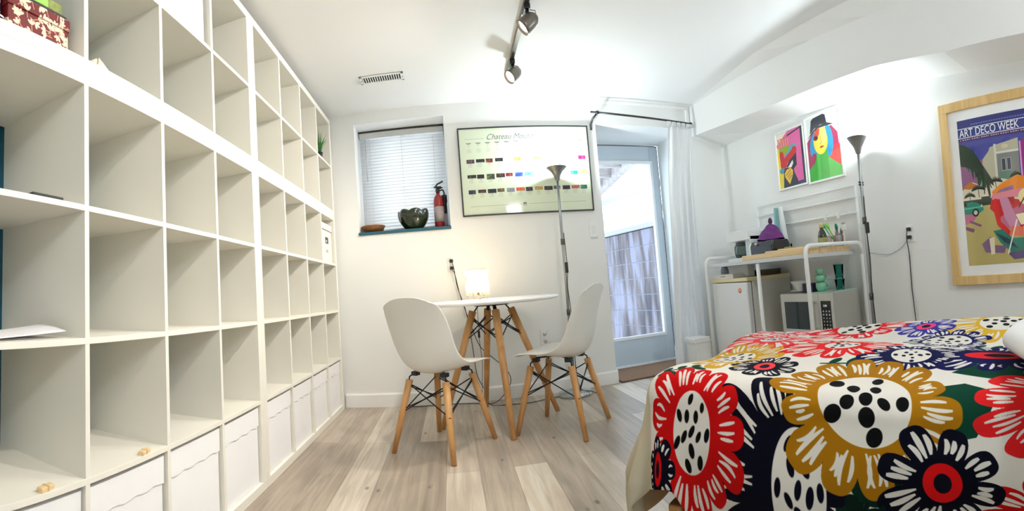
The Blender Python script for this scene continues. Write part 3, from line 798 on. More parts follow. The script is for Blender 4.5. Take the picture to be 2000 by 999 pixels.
def spot(y, dirv, label, power, col=(1, .92, .82)):
    r = thing('track_spotlight', (TX, y, ZC - .024), label, 'spotlight', 'swivelling spotlights on the ceiling track')
    MB().box(-.017, -.035, -.028, .017, .035, 0).build('adapter', BLACK, r, bevel=.003)
    st = Vector((.006, 0, -.026)); el = Vector((.012, -.01, -.085))
    MB().tube([st, el], .009, 10).build('stem', BRZ, r)
    d = Vector(dirv).normalized(); M = d.to_track_quat('Z', 'Y').to_matrix()
    c = el + d * .0
    MB().lathe([(0, -.045), (.022, -.042), (.034, -.028), (.040, 0), (.043, .035), (.044, .052), (.040, .053), (.038, .03), (.0, .026)], c, 30, M).build('lamp_head', BRZ, r)
    MB().lathe([(0, .046), (.025, .044), (.0375, .036), (.0375, .030), (0, .028)], c, 24, M).build('bulb_face', mat('lit_spot_bulb', (1, .95, .9), .4, emit=(1, .90, .76), estr=26), r)
    s = Vector((0, 1, 0)).cross(d).normalized() if abs(d.y) < .9 else Vector((1, 0, 0))
    MB().tube([c + s * .045 - d * .01, c + s * .056 - d * .03, c + s * .02 - d * .06, c - d * .045], .0022, 6).build('wire_loop', BLACK, r)
    l = lamp('spot_beam', 'SPOT', c + d * .062, power, col, .035, parent=r)
    l.rotation_euler = d.to_track_quat('-Z', 'Y').to_euler(); l.data.spot_size = radians(124); l.data.spot_blend = .9
    return r
spot(-.60, (-.72, -.25, -.62), 'smaller spotlight head near the far end of the ceiling track', 26)
spot(-1.16, (-.75, .10, -.62), 'nearer spotlight head on the track, cut off by the top edge of the photo', 42)
spot(-1.95, (-.80, .15, -.6), 'added unseen spotlight head on the ceiling track, lighting the shelves', 42)  # extra head out of view, added to light the shelves
cl_ = thing('added_fill_light', (2.0, -4.1, ZC), 'added unseen fill lamp, round and white, flush on the ceiling behind the camera', 'ceiling light')  # invented lamp out of view, added to brighten the bed and desk side
MB().lathe([(0, -.06), (.12, -.055), (.17, -.03), (.18, 0)], n=36).build('diffuser', mat('lit_opal_diffuser', (1, 1, 1), .5, emit=(1, .97, .93), estr=9), cl_)
MB().lathe([(.178, -.012), (.19, -.012), (.19, 0), (.178, 0)], n=36).build('rim', TRIM, cl_)
lamp('added_fill_bulb', 'POINT', (0, 0, -.14), 36, (.88, .955, 1), .12, parent=cl_)
spot(-2.65, (-.55, -.1, -.8), 'added unseen rearmost spotlight head on the ceiling track', 40)  # another unseen head, put in for more light on the bookcases

# ------------------------------------------------------------------ curtain and rod
rd = thing('curtain_rod', (2.5, -.045, 2.115), 'black metal curtain rod above the door recess', 'curtain rod')
MB().tube([(-.475, 0, .035), (.415, 0, -.01)], .008, 12).build('rod', BLACK, rd)
MB().lathe([(0, -.014), (.013, -.010), (.014, .010), (0, .014)], (-.42, 0, .032), 14).tube([(-.42, 0, .03), (-.445, .05, .0), (-.448, .100, -.03), (-.448, .102, -.075)], .008, 10).build('bracket', BLACK, rd)
MB().tube([(.42, 0, -.012), (.44, .0, -.012), (.44, .06, -.03)], .008, 10).lathe([(0, -.014), (.013, -.010), (.014, .010), (0, .014)], (.425, 0, -.012), 14).build('bracket', BLACK, rd)
def sheer(m):
    N = m.node_tree.nodes; L = m.node_tree.links; b = N['Principled BSDF']; o = N['Material Output']
    t = N.new('ShaderNodeBsdfTranslucent'); t.inputs[0].default_value = (.9, .9, .9, 1)
    mx = N.new('ShaderNodeMixShader'); mx.inputs[0].default_value = .3
    L.new(b.outputs[0], mx.inputs[1]); L.new(t.outputs[0], mx.inputs[2]); L.new(mx.outputs[0], o.inputs[0])
cu = thing('curtain', (2.815, -.045, 0), 'white cotton tab-top curtain drawn to the right of the glass door', 'curtain')
CURT = mat('white_cotton_curtain', (.90, .90, .90), .85, var=.03, scale=30, bump=.08)
sheer(CURT)
def cf(a, b):
    z = 2.065 - b * 2.02
    half = .118 + .045 * b - .012 * sin(b * 3)
    x = -.0 + (a - .5) * 2 * half - .105 * b - .010 * sin(b * 5)
    y = .019 * sin(a * 2 * pi * 4.3 + .5 * sin(b * 4)) * (.55 + .5 * b) + .008 * sin(a * 31 + b * 9) - .02 * b
    if b < .03: y *= .8
    return Vector((x, y, z))
MB().grid(cf, 90, 60).build('drape', CURT, cu, solid=.002)
for i, x in enumerate((-.105, -.06, -.015, .03, .075, .108)):
    M_ = MB()
    zz = 2.108 - (2.815 + x - 2.5) * .0506
    M_.grid(lambda a, b, x=x: Vector((x + (a - .5) * .034, .0125 * sin(pi * 2 * b) * 1.0, (2.07 if b in (0, 1) else 2.07) + (zz + .012 - 2.07) * sin(pi * b) ** .5)), 3, 16).build('tab', CURT, cu, solid=.002)
# ================================================================== kitchen desk along the right wall
dk_ = thing('kitchen_desk', (2.79, -.30, 0), 'white tubular steel kitchen desk with a grey top and wall rails, against the right wall', 'desk')
DT = .868
O = Vector((2.79, -.30, 0))
def loc(*p): return Vector(p) - O
def end_frame(yf, yb, xf=2.79, xb=3.272, top=.918):
    r = .045
    pts = [loc(xf, yf, 0), loc(xf, yf, top - r)] + [loc(xf + r - r * cos(a), yf, top - r + r * sin(a)) for a in (.4, .8, 1.2, pi / 2)]
    pts += [loc(xb - r + r * sin(a), yb, top - r + r * cos(a)) for a in (0, .4, .8, 1.2)] + [loc(xb, yb, top - r), loc(xb, yb, 0)]
    MB().tube(pts, .0135, 14).build('end_frame', WMET, dk_)
end_frame(-.30, -.30); end_frame(-1.428, -1.475)
MB().tube([loc(2.80, -.945, 0), loc(2.80, -.945, DT - .03)], .0135, 14).build('leg', WMET, dk_)
MB().box(*loc(2.80, -.315, DT - .026), *loc(3.265, -1.413, DT)).build('desktop', mat('pale_grey_steel_top', (.62, .64, .65), .35, var=.03), dk_, bevel=.003)
MB().box(*loc(2.80, -.96, .30), *loc(3.262, -1.41, .318)).build('lower_shelf', WMET, dk_, bevel=.003)
for y in (-.75, -.87, -1.05, -1.2, -1.33): MB().lathe([(0, 0), (.008, 0), (.008, .004), (0, .004)], loc(2.86 + .1 * (y < -1), y, DT - .0305), 12).build('bolt', SILVER, dk_)
for y in (-.425, -1.478): MB().tube([loc(3.268, y, .84), loc(3.268, y, 1.31)], .010, 10).build('upright', WMET, dk_)
for z in (1.312, 1.235, 1.132):
    MB().tube([loc(3.266, -.42, z), loc(3.266, -1.485, z - .012)], .0085 if z < 1.3 else .006, 10).build('rail', WMET, dk_)
for y in (-.62, -1.18, -1.3): MB().box(*loc(3.25, y, 1.10), *loc(3.262, y - .022, 1.14)).build('rail_clip', WMET, dk_, bevel=.002)

# coffee maker
cm = thing('coffee_maker', (3.08, -.46, DT), 'white drip coffee maker with a glass jug at the left end of the desk', 'coffee maker')
MB().box(-.09, -.14, 0, .09, .14, .03).build('base', WPL, cm, bevel=.008)
MB().box(-.06, -.14, .03, .09, -.075, .20).build('water_tank', mat('pale_blue_grey_tank', (.66, .72, .74), .25), cm, bevel=.006)
MB().box(-.09, -.14, .165, .09, .13, .245).box(-.092, .02, .243, .07, .12, .25).build('filter_housing', WPL, cm, bevel=.012)
MB().lathe([(0, .034), (.055, .034), (.066, .06), (.066, .10), (.052, .135), (.05, .15), (.046, .15), (.048, .133), (.062, .10), (.062, .06), (.05, .038), (0, .038)], (-.012, .025, 0), 28).build('glass_jug', glass('smoky_jug_glass', (.62, .66, .64)), cm)
MB().lathe([(.053, .132), (.056, .132), (.056, .150), (.053, .150)], (-.012, .025, 0), 28).lathe([(0, .15), (.055, .15), (.05, .158), (0, .16)], (-.012, .025, 0), 24).build('jug_lid', DKGREY, cm)
MB().tube(smooth_path([(-.012, .08, .145), (-.015, .125, .14), (-.02, .13, .10), (-.02, .118, .05)]), .010, 8).build('jug_handle', WPL, cm)

# toaster, cloth bag on it, carton behind it
ts = thing('toaster', (3.04, -.80, DT), 'black toaster with a pale end panel on the desk, under a purple cloth bag', 'toaster')
MB().prism([(-.085, .012), (.085, .012), (.088, .10), (.07, .135), (-.07, .135), (-.088, .10)], 'y', -.135, .12).build('body', mat('black_gloss', (.008, .008, .012), .22, coat=.5), ts, bevel=.008)
MB().prism([(-.08, .0), (.08, 0), (.082, .10), (.066, .13), (-.066, .13), (-.082, .10)], 'y', .12, .145).build('end_panel', WPL, ts, bevel=.006)
MB().box(-.07, -.11, 0, .07, .10, .014).build('feet', BLACK, ts)
MB().lathe([(0, 0), (.013, 0), (.012, .008), (0, .01)], (-.09, .04, .115), 16, Matrix.Rotation(-pi / 2, 3, 'Y')).build('dial', SILVER, ts)
pb = thing('purple_cloth_bag', (3.05, -.815, DT + .138), 'crumpled purple cloth bag gathered to a point, lying on the black toaster', 'cloth bag')
def bag(a, b):
    q = 2 * pi * a; r = .098 * (1 - b) ** .75 + .012 + .012 * sin(q * 5 + b * 9) * (1 - b) * b * 3
    z = .002 + .115 * b ** .9 + .006 * sin(q * 3 + b * 14)
    return Vector((r * cos(q) * .75 + .02 * b, r * sin(q) * 1.15 + .012 * b, max(z, .001)))
MB().grid(bag, 48, 20).build('pouch', mat('purple_fabric', (.13, .02, .16), .8, var=.35, scale=40, bump=.4), pb)
MB().lathe([(.012, .108), (.008, .118), (.018, .135), (.014, .155), (.004, .168), (0, .168)], (.02, .012, 0), 12).build('gathered_neck', mat('dark_purple_knot', (.06, .015, .08), .8), pb)
cf_ = thing('white_carton', (3.17, -.66, DT), 'pale blue and white carton behind the toaster', 'carton')
MB().box(-.045, -.07, 0, .045, .07, .235).build('body', mat('pale_blue_white_card', (.70, .80, .85), .5), cf_, bevel=.004)
MB().box(-.046, -.045, .12, -.0445, .04, .2).build('panel', mat('white_card_print', (.85, .86, .87), .5), cf_)
# hanging towel
tw = thing('hanging_towel', (3.247, -.72, 1.24), 'teal and white tea towel hanging from the desk rail above the toaster', 'towel')
def tow(a, b): return Vector((-.012 - .012 * sin(pi * 2 * a * 1.5 + b) - .01 * b, (.5 - a) * (.10 + .04 * b) - .02 * b, .025 * (1 if b < .04 else .9) - .31 * b))
MB().grid(lambda a, b: tow(a * .4, b), 10, 24).build('teal_half', mat('teal_grey_cloth', (.22, .42, .42), .85, bump=.1), tw, solid=.003)
MB().grid(lambda a, b: tow(.4 + a * .6, b * .9), 12, 24).build('white_half', mat('white_cloth', (.80, .83, .82), .85, bump=.1), tw, solid=.003)
TG = glass('teal_glass', (.50, .78, .74))
cg = thing('drinking_glass', (3.17, -.86, DT + .0005), 'clear glass with a teal base standing below the hanging towel', 'glass')
MB().lathe([(0, 0), (.032, 0), (.036, .10), (.034, .10), (.030, .012), (0, .012)], n=24).build('vessel', glass('clear_glass', (.86, .93, .93)), cg)
MB().lathe([(0, .012), (.029, .012), (.031, .04), (0, .04)], n=24).build('teal_contents', mat('teal_liquid', (.05, .28, .26), .2), cg)
# cutting board and things on it
cb = thing('long_board', (2.88, -1.075, DT), 'long narrow pale wooden board along the front edge of the desk', 'chopping board')
MB().box(-.065, -.33, 0, .062, .325, .036).build('board', BAMBOO, cb, bevel=.004)
cb = thing('cutting_board', (3.09, -1.18, DT), 'wide pale wooden chopping board on the right half of the desk, under the oil bottle', 'chopping board')
MB().box(-.145, -.228, 0, .145, .232, .036).build('board', BAMBOO, cb, bevel=.004)
BZ = DT + .036
nb = thing('bread_board', (2.97, -1.14, BZ), 'smaller bamboo board lying on the large chopping board', 'chopping board', rz=.12)
MB().box(-.10, -.19, 0, .12, .18, .012).build('board', BAMBOO, nb, bevel=.003)
gl_ = thing('lidded_dish', (3.04, -1.02, BZ + .0125), 'small dish with a green lid on the bamboo board', 'dish')
MB().lathe([(0, 0), (.03, 0), (.036, .014), (0, .014)], n=20).build('dish_body', DKGREY, gl_)
MB().lathe([(0, .014), (.038, .014), (.036, .02), (0, .021)], n=20).build('lid', mat('olive_green_plastic', (.35, .42, .14), .5), gl_)
sp = thing('wooden_utensil', (2.93, -1.18, BZ + .0125), 'flat wooden spatula on the bamboo board', 'spatula', rz=.3)
MB().box(-.012, -.10, 0, .012, .04, .006).prism([(-.012, .04), (.012, .04), (.026, .07), (.026, .11), (-.026, .11), (-.026, .07)], 'z', 0, .006).build('body', wood('light_beech', (.72, .52, .26), (.82, .64, .36), 'Y'), sp)
ob = thing('oil_bottle', (3.05, -1.335, BZ), 'dark green oil bottle with a gold cap on the chopping board', 'bottle')
MB().lathe([(0, 0), (.028, 0), (.030, .006), (.030, .075), (.024, .10), (.013, .12), (.012, .138), (0, .138)], n=28).build('bottle_body', mat('dark_green_bottle', (.02, .028, .006), .12, coat=.6), ob)
MB().lathe([(.0302, .012), (.0306, .012), (.0306, .065), (.0302, .065)], n=28).build('label', mat('olive_paper_label', (.28, .27, .10), .6, var=.4, scale=60), ob)
MB().lathe([(0, .130), (.015, .130), (.0155, .156), (.013, .161), (0, .161)], n=20).build('cap', mat('gold_cap', (.62, .50, .24), .4), ob)
for i, (x, y, h, lb_) in enumerate(((3.13, -1.315, .082, 'small spice jar with a pale label, just right of the oil bottle'), (3.17, -1.37, .09, 'small spice jar with a blue cap, in front of the utensil pot'))):
    j = thing('spice_jar', (x, y, BZ), lb_, 'jar')
    MB().lathe([(0, 0), (.020, 0), (.021, .004), (.021, h - .02), (.017, h - .012), (0, h - .012)], n=22).build('jar_body', mat('dusty_spice_%d' % i, ((.42, .36, .32), (.30, .26, .26))[i], .25), j)
    MB().lathe([(0, h - .014), (.019, h - .014), (.019, h), (0, h)], n=22).build('lid', mat('jar_lid_%d' % i, ((.62, .6, .56), (.22, .26, .36))[i], .4), j)
up = thing('utensil_pot', (3.212, -1.335, BZ), 'brown pot holding green and wooden kitchen utensils at the right end of the desk', 'utensil pot')
MB().lathe([(0, 0), (.036, 0), (.042, .075), (.039, .075), (.034, .006), (0, .006)], n=26).build('pot', mat('woven_brown_pot', (.36, .24, .15), .7, var=.4, scale=60), up)
UC = [((.02, .42, .20), 'green'), ((.25, .62, .08), 'lime'), ((.01, .22, .14), 'deep_green'), ((.60, .40, .22), 'wooden'), ((.10, .08, .09), 'black'), ((.55, .20, .12), 'red_brown')]
for i, (c, nmx) in enumerate(UC):
    a = i * 1.05 + 2.2; base = Vector((.012 * cos(a), .012 * sin(a), .01)); tip = Vector((.05 * cos(a) - .02, .045 * sin(a) + .05 - .016 * i, .155 - .012 * i))
    u_ = thing('kitchen_utensil', (3.212, -1.335, BZ), nmx.replace('_', ' ') + ' handled kitchen utensil standing in the brown pot', 'utensil', 'utensils in the brown pot')
    base.z = .008
    MB().tube([base, base.lerp(tip, .6), tip], [.0035, .004, .0055], 8).lathe([(0, -.028), (.009, -.018), (.012, 0), (.009, .02), (0, .026)], tip, 10, (tip - base).to_track_quat('Z', 'Y').to_matrix()).build('body', mat('utensil_' + nmx, c, .4), u_)
br_ = thing('dish_brush', (3.20, -1.395, BZ), 'white dish brush standing upright at the right end of the desk', 'brush')
MB().tube([(0, 0, 0), (0, -.002, .09), (0, -.004, .12)], [.008, .006, .009], 10).box(-.012, -.016, .105, .012, .008, .145).build('handle', WPL, br_, bevel=.004)
MB().box(-.010, -.013, .145, .010, .006, .156).build('bristles', mat('grey_bristle', (.35, .36, .38), .9, var=.4, scale=200), br_)

# fridge
fg = thing('mini_fridge', (2.835, -.29, 0), 'small white fridge with an orange sticker under the left half of the desk', 'fridge')
MB().box(.045, 0, .02, .42, -.47, .73).build('cabinet', mat('off_white_fridge_side', (.62, .60, .54), .5, var=.02), fg, bevel=.006)
MB().box(0, -.002, .03, .04, -.468, .715).build('door', mat('white_fridge_door', (.82, .83, .83), .35, var=.01), fg, bevel=.008)
MB().box(-.004, .004, .72, .425, -.474, .748).build('top_panel', mat('cream_yellow_top', (.78, .68, .38), .45), fg, bevel=.006)
MB().box(.039, -.006, .03, .046, -.464, .715).build('door_seal', BLACK, fg)
for z in (.0,): MB().box(.02, -.02, 0, .4, -.45, .03).build('feet', BLACK, fg)
sk = MB().lathe([(0, 0), (.020, 0), (.020, .0012), (0, .0012)], (-.0002, -.372, .655), 30, Matrix.Rotation(-pi / 2, 3, 'Y')).build('sticker', mat('orange_sticker', (.78, .16, .04), .5), fg)
MB().lathe([(.013, 0), (.015, 0), (.015, .002), (.013, .002)], (-.0004, -.372, .655), 30, Matrix.Rotation(-pi / 2, 3, 'Y')).box(-.0024, -.379, .650, -.0012, -.365, .658).box(-.0024, -.376, .658, -.0012, -.368, .664).build('sticker_print', mat('cream_print', (.85, .72, .5), .5), sk)
FT = .748
bk1 = thing('white_game_box', (2.90, -.43, FT), 'flat white box lying on top of the fridge', 'box', rz=.05)
MB().box(-.05, -.13, 0, .06, .12, .034).build('box_body', mat('white_card', (.82, .80, .78), .5), bk1, bevel=.002)
MB().box(-.0508, -.03, .014, -.0500, .03, .02).build('faint_lettering', mat('red_grey_print', (.5, .25, .22), .6), bk1)
bk2 = thing('brown_box_file', (3.13, -.54, FT), 'dark brown flat box on the back of the fridge top', 'box')
MB().box(-.06, -.17, 0, .08, .14, .036).build('box_body', mat('dark_brown_card', (.11, .075, .045), .6), bk2, bevel=.002)
MB().box(-.062, -.171, .030, .082, .141, .044).build('lid', mat('brown_card_lid', (.17, .12, .07), .6), bk2, bevel=.002)
fn = thing('fan_heater', (3.0, -.31, FT), 'low white fan heater with a round black grille on top of the fridge', 'fan heater')
MB().box(-.04, -.30, 0, .035, .075, .108).build('casing', mat('white_fan_casing', (.72, .76, .78), .4), fn, bevel=.01)
MB().lathe([(0, 0), (.056, 0), (.056, .003), (0, .003)], (-.040, .005, .052), 28, Matrix.Rotation(-pi / 2, 3, 'Y')).build('grille_opening', BLACK, fn)
g_ = MB()
for i in range(-3, 4):
    h_ = (max(0, .052 ** 2 - (i * .014) ** 2)) ** .5
    g_.tube([(-.0455, i * .014, .055 - h_), (-.0455, i * .014, .055 + h_)], .0014, 5).tube([(-.0455, -h_, .055 + i * .014), (-.0455, h_, .055 + i * .014)], .0014, 5)
g_.build('grille_wires', SILVER, fn)

# microwave
mw = thing('microwave', (2.97, -.95, .3185), 'stainless microwave oven with a black door window under the right half of the desk', 'microwave')
STEEL = mat('worn_stainless_steel', (.60, .58, .53), .4, metal=.35, var=.05)
MH = .292
MB().box(.018, 0, .012, .275, -.492, MH).build('casing', mat('warm_grey_casing', (.42, .41, .37), .45, metal=.3), mw, bevel=.003)
MB().box(0, -.002, .014, .018, -.372, MH - .002).build('door', STEEL, mw, bevel=.003)
MB().box(0, -.374, .014, .018, -.490, MH - .002).build('control_fascia', STEEL, mw, bevel=.003)
MB().box(-.002, -.04, .05, .002, -.315, MH - .055).build('door_window', mat('dark_oven_glass', (.006, .02, .022), .1, coat=.5), mw, bevel=.002)
MB().box(-.03, -.335, .045, -.018, -.353, MH - .045).box(-.02, -.337, .055, .002, -.351, .07).box(-.02, -.337, MH - .07, .002, -.351, MH - .055).build('door_handle', SILVER, mw, bevel=.003)
kpd = MB().box(-.002, -.392, .03, .001, -.478, MH - .05).build('keypad', mat('black_keypad', (.012, .012, .012), .25), mw)
kp = MB()
for r_ in range(7):
    for c_ in range(3):
        kp.lathe([(0, 0), (.0065 if r_ < 2 else .005, 0), (0, .001)], (-.002, -.410 - c_ * .026, .175 - r_ * .022), 10, Matrix.Rotation(-pi / 2, 3, 'Y'))
kp.build('keys', mat('pale_keys', (.6, .6, .6), .5), kpd)
text('display_digits', '2:30', .018, Matrix.Translation((-.0025, -.413, .205)) @ Matrix(((0, 0, -1, 0), (-1, 0, 0, 0), (0, 1, 0, 0), (0, 0, 0, 1))), mat('pale_display', (.5, .6, .6), .4, emit=(.6, .8, .8), estr=.6), kpd)
MB().box(.04, -.03, 0, .25, -.46, .013).build('feet', BLACK, mw)
MZ = .3185 + MH
pl = thing('plate', (3.10, -1.035, MZ), 'white plate under a bowl on top of the microwave', 'plate')
MB().lathe([(0, 0), (.045, 0), (.075, .012), (.078, .014), (.074, .016), (.043, .005), (0, .004)], n=36).build('dish', WPL, pl)
def bowl(x, y, z, label, r=.062, h=.055):
    o = thing('bowl', (x, y, z), label, 'bowl', 'white bowls on the microwave')
    MB().lathe([(0, 0), (r * .4, 0), (r * .42, .004), (r * .95, h * .85), (r, h), (r * .96, h), (r * .88, h * .8), (r * .38, .009), (0, .008)], n=36).build('vessel', WPL, o)
bowl(3.10, -1.035, MZ + .0055, 'white tapered bowl standing on the plate on the microwave', .072, .075)
bowl(3.17, -1.21, MZ, 'white bowl at the back of the microwave top, behind the navy box', .06, .075)
nx = thing('navy_box', (3.075, -1.165, MZ), 'small navy blue box on the microwave between the bowl and the green mugs', 'box')
MB().box(-.04, -.052, 0, .035, .048, .062).build('box_body', mat('navy_card', (.012, .012, .05), .4), nx, bevel=.003)
GM = mat('mint_green_ceramic', (.22, .55, .36), .25, coat=.4)
gt = thing('glass_tray', (3.09, -1.345, MZ), 'thin green glass tray on the right of the microwave top', 'tray')
MB().box(-.10, -.093, 0, .13, .105, .005).build('sheet', mat('pale_green_glass_sheet', (.42, .66, .56), .15), gt, bevel=.002)
def mug(x, y, z, label, rz=0.0, r=.037, h=.06):
    o = thing('mug', (x, y, z), label, 'mug', 'mint green mugs stacked on the microwave', rz)
    MB().lathe([(0, 0), (r * .62, 0), (r * .8, .008), (r, h * .45), (r, h), (r - .003, h), (r - .003, h * .45), (r * .7, .010), (0, .009)], n=32).build('cup', GM, o)
    MB().tube(smooth_path([(0, -r + .002, h * .78), (0, -r - .02, h * .80), (0, -r - .024, h * .4), (0, -r + .004, h * .28)], 5), .004, 8).build('handle', GM, o)
mug(3.06, -1.275, MZ + .0055, 'mint green mug at the bottom of the stack on the microwave', .2)
mug(3.06, -1.275, MZ + .0055 + .061, 'mint green mug in the middle of the stack on the microwave', .1, .034, .048)
mug(3.06, -1.275, MZ + .0055 + .110, 'small mint green cup on top of the stack on the microwave', 2.9, .024, .042)
for i, z in enumerate((0, .072)):
    o = thing('tumbler', (3.125, -1.385, MZ + .0055 + z), ('lower', 'upper')[i] + ' of the two stacked teal glass tumblers on the microwave', 'glass', 'teal tumblers stacked on the microwave')
    MB().lathe([(0, 0), (.026, 0), (.034, .095 if i else .070), (.032, .095 if i else .070), (.025, .008), (0, .008)], n=28).build('vessel', TG, o)
    MB().lathe([(.0325, (.093 if i else .068)), (.036, (.093 if i else .068)), (.036, (.098 if i else .0715)), (.0325, (.098 if i else .0715))], n=28).build('rim', mat('dark_teal_rim', (.02, .16, .16), .2), o)
# white bin by the curtain
wb = thing('white_bin', (2.735, -.20, 0), 'white plastic crate stool on the floor between the curtain and the fridge', 'crate')
MB().prism([(-.085, 0), (.085, 0), (.095, .27), (-.095, .27)], 'y', -.075, .075).build('body', WPL, wb, bevel=.008)
MB().box(-.102, -.085, .26, .042, .085, .30).build('rim', WPL, wb, bevel=.006)
# ------------------------------------------------------------------ right wall: outlet, cords
ro = outlet('wall_outlet', (XR, -1.868, .94), -pi / 2, 'white double outlet on the right wall beside the framed poster', sz=(.062, .112))
cc = cord('power_cord', 'black power cord hanging from the right wall outlet behind the bed', [(XR - .025, -1.855, .965), (XR - .03, -1.85, .90), (XR - .008, -1.845, .80), (XR - .008, -1.842, .6), (XR - .012, -1.85, .45), (XR - .02, -1.86, .25), (XR - .03, -1.85, .02)], r=.003)
cc2 = cord('lamp_cord', 'grey lamp cord looping from the right wall outlet to the desk', [(XR - .02, -1.86, .92), (XR - .01, -1.80, .86), (XR - .012, -1.70, .82), (XR - .02, -1.6, .83), (XR - .03, -1.52, .845)], r=.0022)
cc2.children[0].data.materials[0] = mat('grey_cord', (.30, .31, .32), .5)
for o_, z in ((cc, .965), (cc2, .915)):
    p = Vector((XR, -1.863, z)) - o_.location
    MB().box(p.x - .030, p.y - .013, p.z - .011, p.x - .0095, p.y + .013, p.z + .011).build('plug', BLACK, o_, bevel=.004)

# ------------------------------------------------------------------ two prints on the right wall
def wall_print(name, y0, y1, z0, z1, label, cv, matname, frame, fm, depth=.018, mount=0.0, mountm=None, group=None):
    """y0 = left edge seen from the room; hangs on the right wall facing -x"""
    r = thing(name, (XR, (y0 + y1) / 2, (z0 + z1) / 2), label, 'picture', group)
    w_, h_ = abs(y1 - y0), z1 - z0
    a, b_ = w_ / 2, h_ / 2
    ia, ib = a - frame - mount, b_ - frame - mount
    if mount: MB().box(-depth * .5, -a + .004, -b_ + .004, -.001, a - .004, b_ - .004).build('mount', mountm, r)
    MB().box(-depth * .5 - .001, -ia, -ib, -.002, ia, ib).build('printed_sheet', image_mat(matname, cv.a, .5, coat=.55), r, uv=lambda p: ((ia - p.y) / (2 * ia), (p.z + ib) / (2 * ib)))
    f = MB()
    for s in (-1, 1):
        f.box(-depth, -a, s * b_, -.0, a, s * (b_ - frame)); f.box(-depth, s * a, -b_ + frame, 0, s * (a - frame), b_ - frame)
    f.build('frame', fm, r, bevel=.002)
    return r
# abstract bird-like print
NAVY = (.02, .03, .12); RED = (.78, .05, .04); PNK = (.86, .36, .62); YEL = (.90, .80, .20)
c1_ = Canvas(.29, .42, 1500, PNK)
c1_.poly([(0, .08), (.13, 0), (0, 0)], (.95, .9, .86))
c1_.poly([(0, .10), (.06, .12), (.07, .42), (0, .42)], YEL)
c1_.rect(.262, 0, .29, .40, (.08, .07, .20)); c1_.poly([(.12, .028), (.27, .0), (.27, .012), (.12, .04)], (.08, .07, .20)); c1_.rect(.20, .392, .29, .42, (.16, .14, .3))
for i in range(5):
    c1_.stroke(.02 + i * .027, .045, .028 + i * .025, .11, .017, (.80, .35, .22)); c1_.stroke(.02 + i * .027, .05, .028 + i * .025, .105, .006, (.92, .78, .6))
c1_.ell(.08, .135, .062, .032, (.55, .66, .05))
c1_.stroke(.10, .19, .17, .12, .035, (.35, .62, .68)); c1_.stroke(.17, .12, .20, .125, .03, (.35, .62, .68))
c1_.poly([(.19, .15), (.205, .17), (.20, .27), (.14, .31), (.09, .26)], NAVY)
c1_.stroke(.045, .16, .05, .23, .045, RED); c1_.stroke(.05, .235, .18, .165, .050, RED); c1_.ell(.185, .155, .026, .028, RED); c1_.ell(.06, .245, .035, .028, RED)
c1_.poly([(.10, .275), (.16, .225), (.165, .25), (.14, .28)], (.92, .92, .88))
c1_.ell(.04, .285, .030, .022, (.28, .55, .66))
c1_.poly([(.07, .27), (.165, .28), (.17, .32), (.20, .38), (.20, .42), (.04, .42), (.055, .30)], NAVY)
c1_.poly([(.062, .31), (.085, .285), (.13, .278), (.155, .30), (.15, .335), (.11, .40), (.065, .34)], (.90, .72, .10))
for i in range(3): c1_.stroke(.080 + i * .012, .325 + i * .018, .125 + i * .008, .295 + i * .02, .006, (.42, .22, .05))
wall_print('framed_print', -.705, -1.03, 1.395, 1.85, 'bright abstract print in a white frame, the left of the two above the desk', c1_, 'abstract_figure_print', .014, TRIM, group='two white-framed prints above the desk')
# woman in a hat
c2_ = Canvas(.31, .46, 1500, (.86, .88, .86))
MG = (.60, .04, .28)
c2_.poly([(.0, .17), (.06, .11), (.24, .10), (.29, .16), (.30, .36), (.30, .46), (0, .46)], MG)
c2_.poly([(.0, .24), (.30, .24), (.30, .36), (.17, .30)], (.78, .12, .20)); c2_.poly([(.17, .30), (.30, .27), (.30, .40)], (.88, .24, .22))
c2_.ell(.10, .23, .075, .125, (.02, .55, .75)); c2_.ell(.20, .20, .045, .11, (.02, .55, .75)); c2_.ell(.06, .33, .04, .07, MG)
c2_.poly([(.0, .37), (.06, .33), (.10, .25), (.18, .25), (.19, .31), (.31, .40), (.31, .46), (0, .46)], (.12, .62, .08))
c2_.rect(.08, .27, .11, .46, (.20, .70, .18)); c2_.poly([(.19, .31), (.31, .40), (.31, .46), (.19, .46)], (.30, .70, .25))
c2_.ell(.13, .185, .066, .095, (.93, .85, .25)); c2_.poly([(.065, .15), (.09, .10), (.13, .09), (.13, .13), (.11, .145)], (.85, .22, .06))
c2_.ell(.155, .15, .034, .07, (.95, .92, .45)); c2_.ell(.088, .155, .022, .018, (.45, .04, .10)); c2_.ell(.088, .155, .012, .008, (.1, .02, .06))
c2_.stroke(.13, .15, .138, .20, .004, (.85, .3, .12)); c2_.stroke(.138, .20, .124, .205, .004, (.85, .3, .12))
c2_.ell(.138, .228, .018, .007, (.78, .08, .06)); c2_.stroke(.12, .228, .156, .226, .002, (.4, .02, .02))
c2_.poly([(.035, .115), (.055, .02), (.075, .008), (.17, .0), (.19, .012), (.20, .075), (.14, .07), (.08, .085)], (.015, .05, .14))
c2_.poly([(.0, .15), (.06, .10), (.11, .075), (.20, .07), (.26, .095), (.20, .092), (.12, .09), (.07, .11)], (.03, .06, .14))
wall_print('framed_print', -1.038, -1.388, 1.385, 1.872, 'white-framed print of a woman in a dark hat, beside the uplighter above the desk', c2_, 'woman_in_hat_print', .014, TRIM, group='two white-framed prints above the desk')

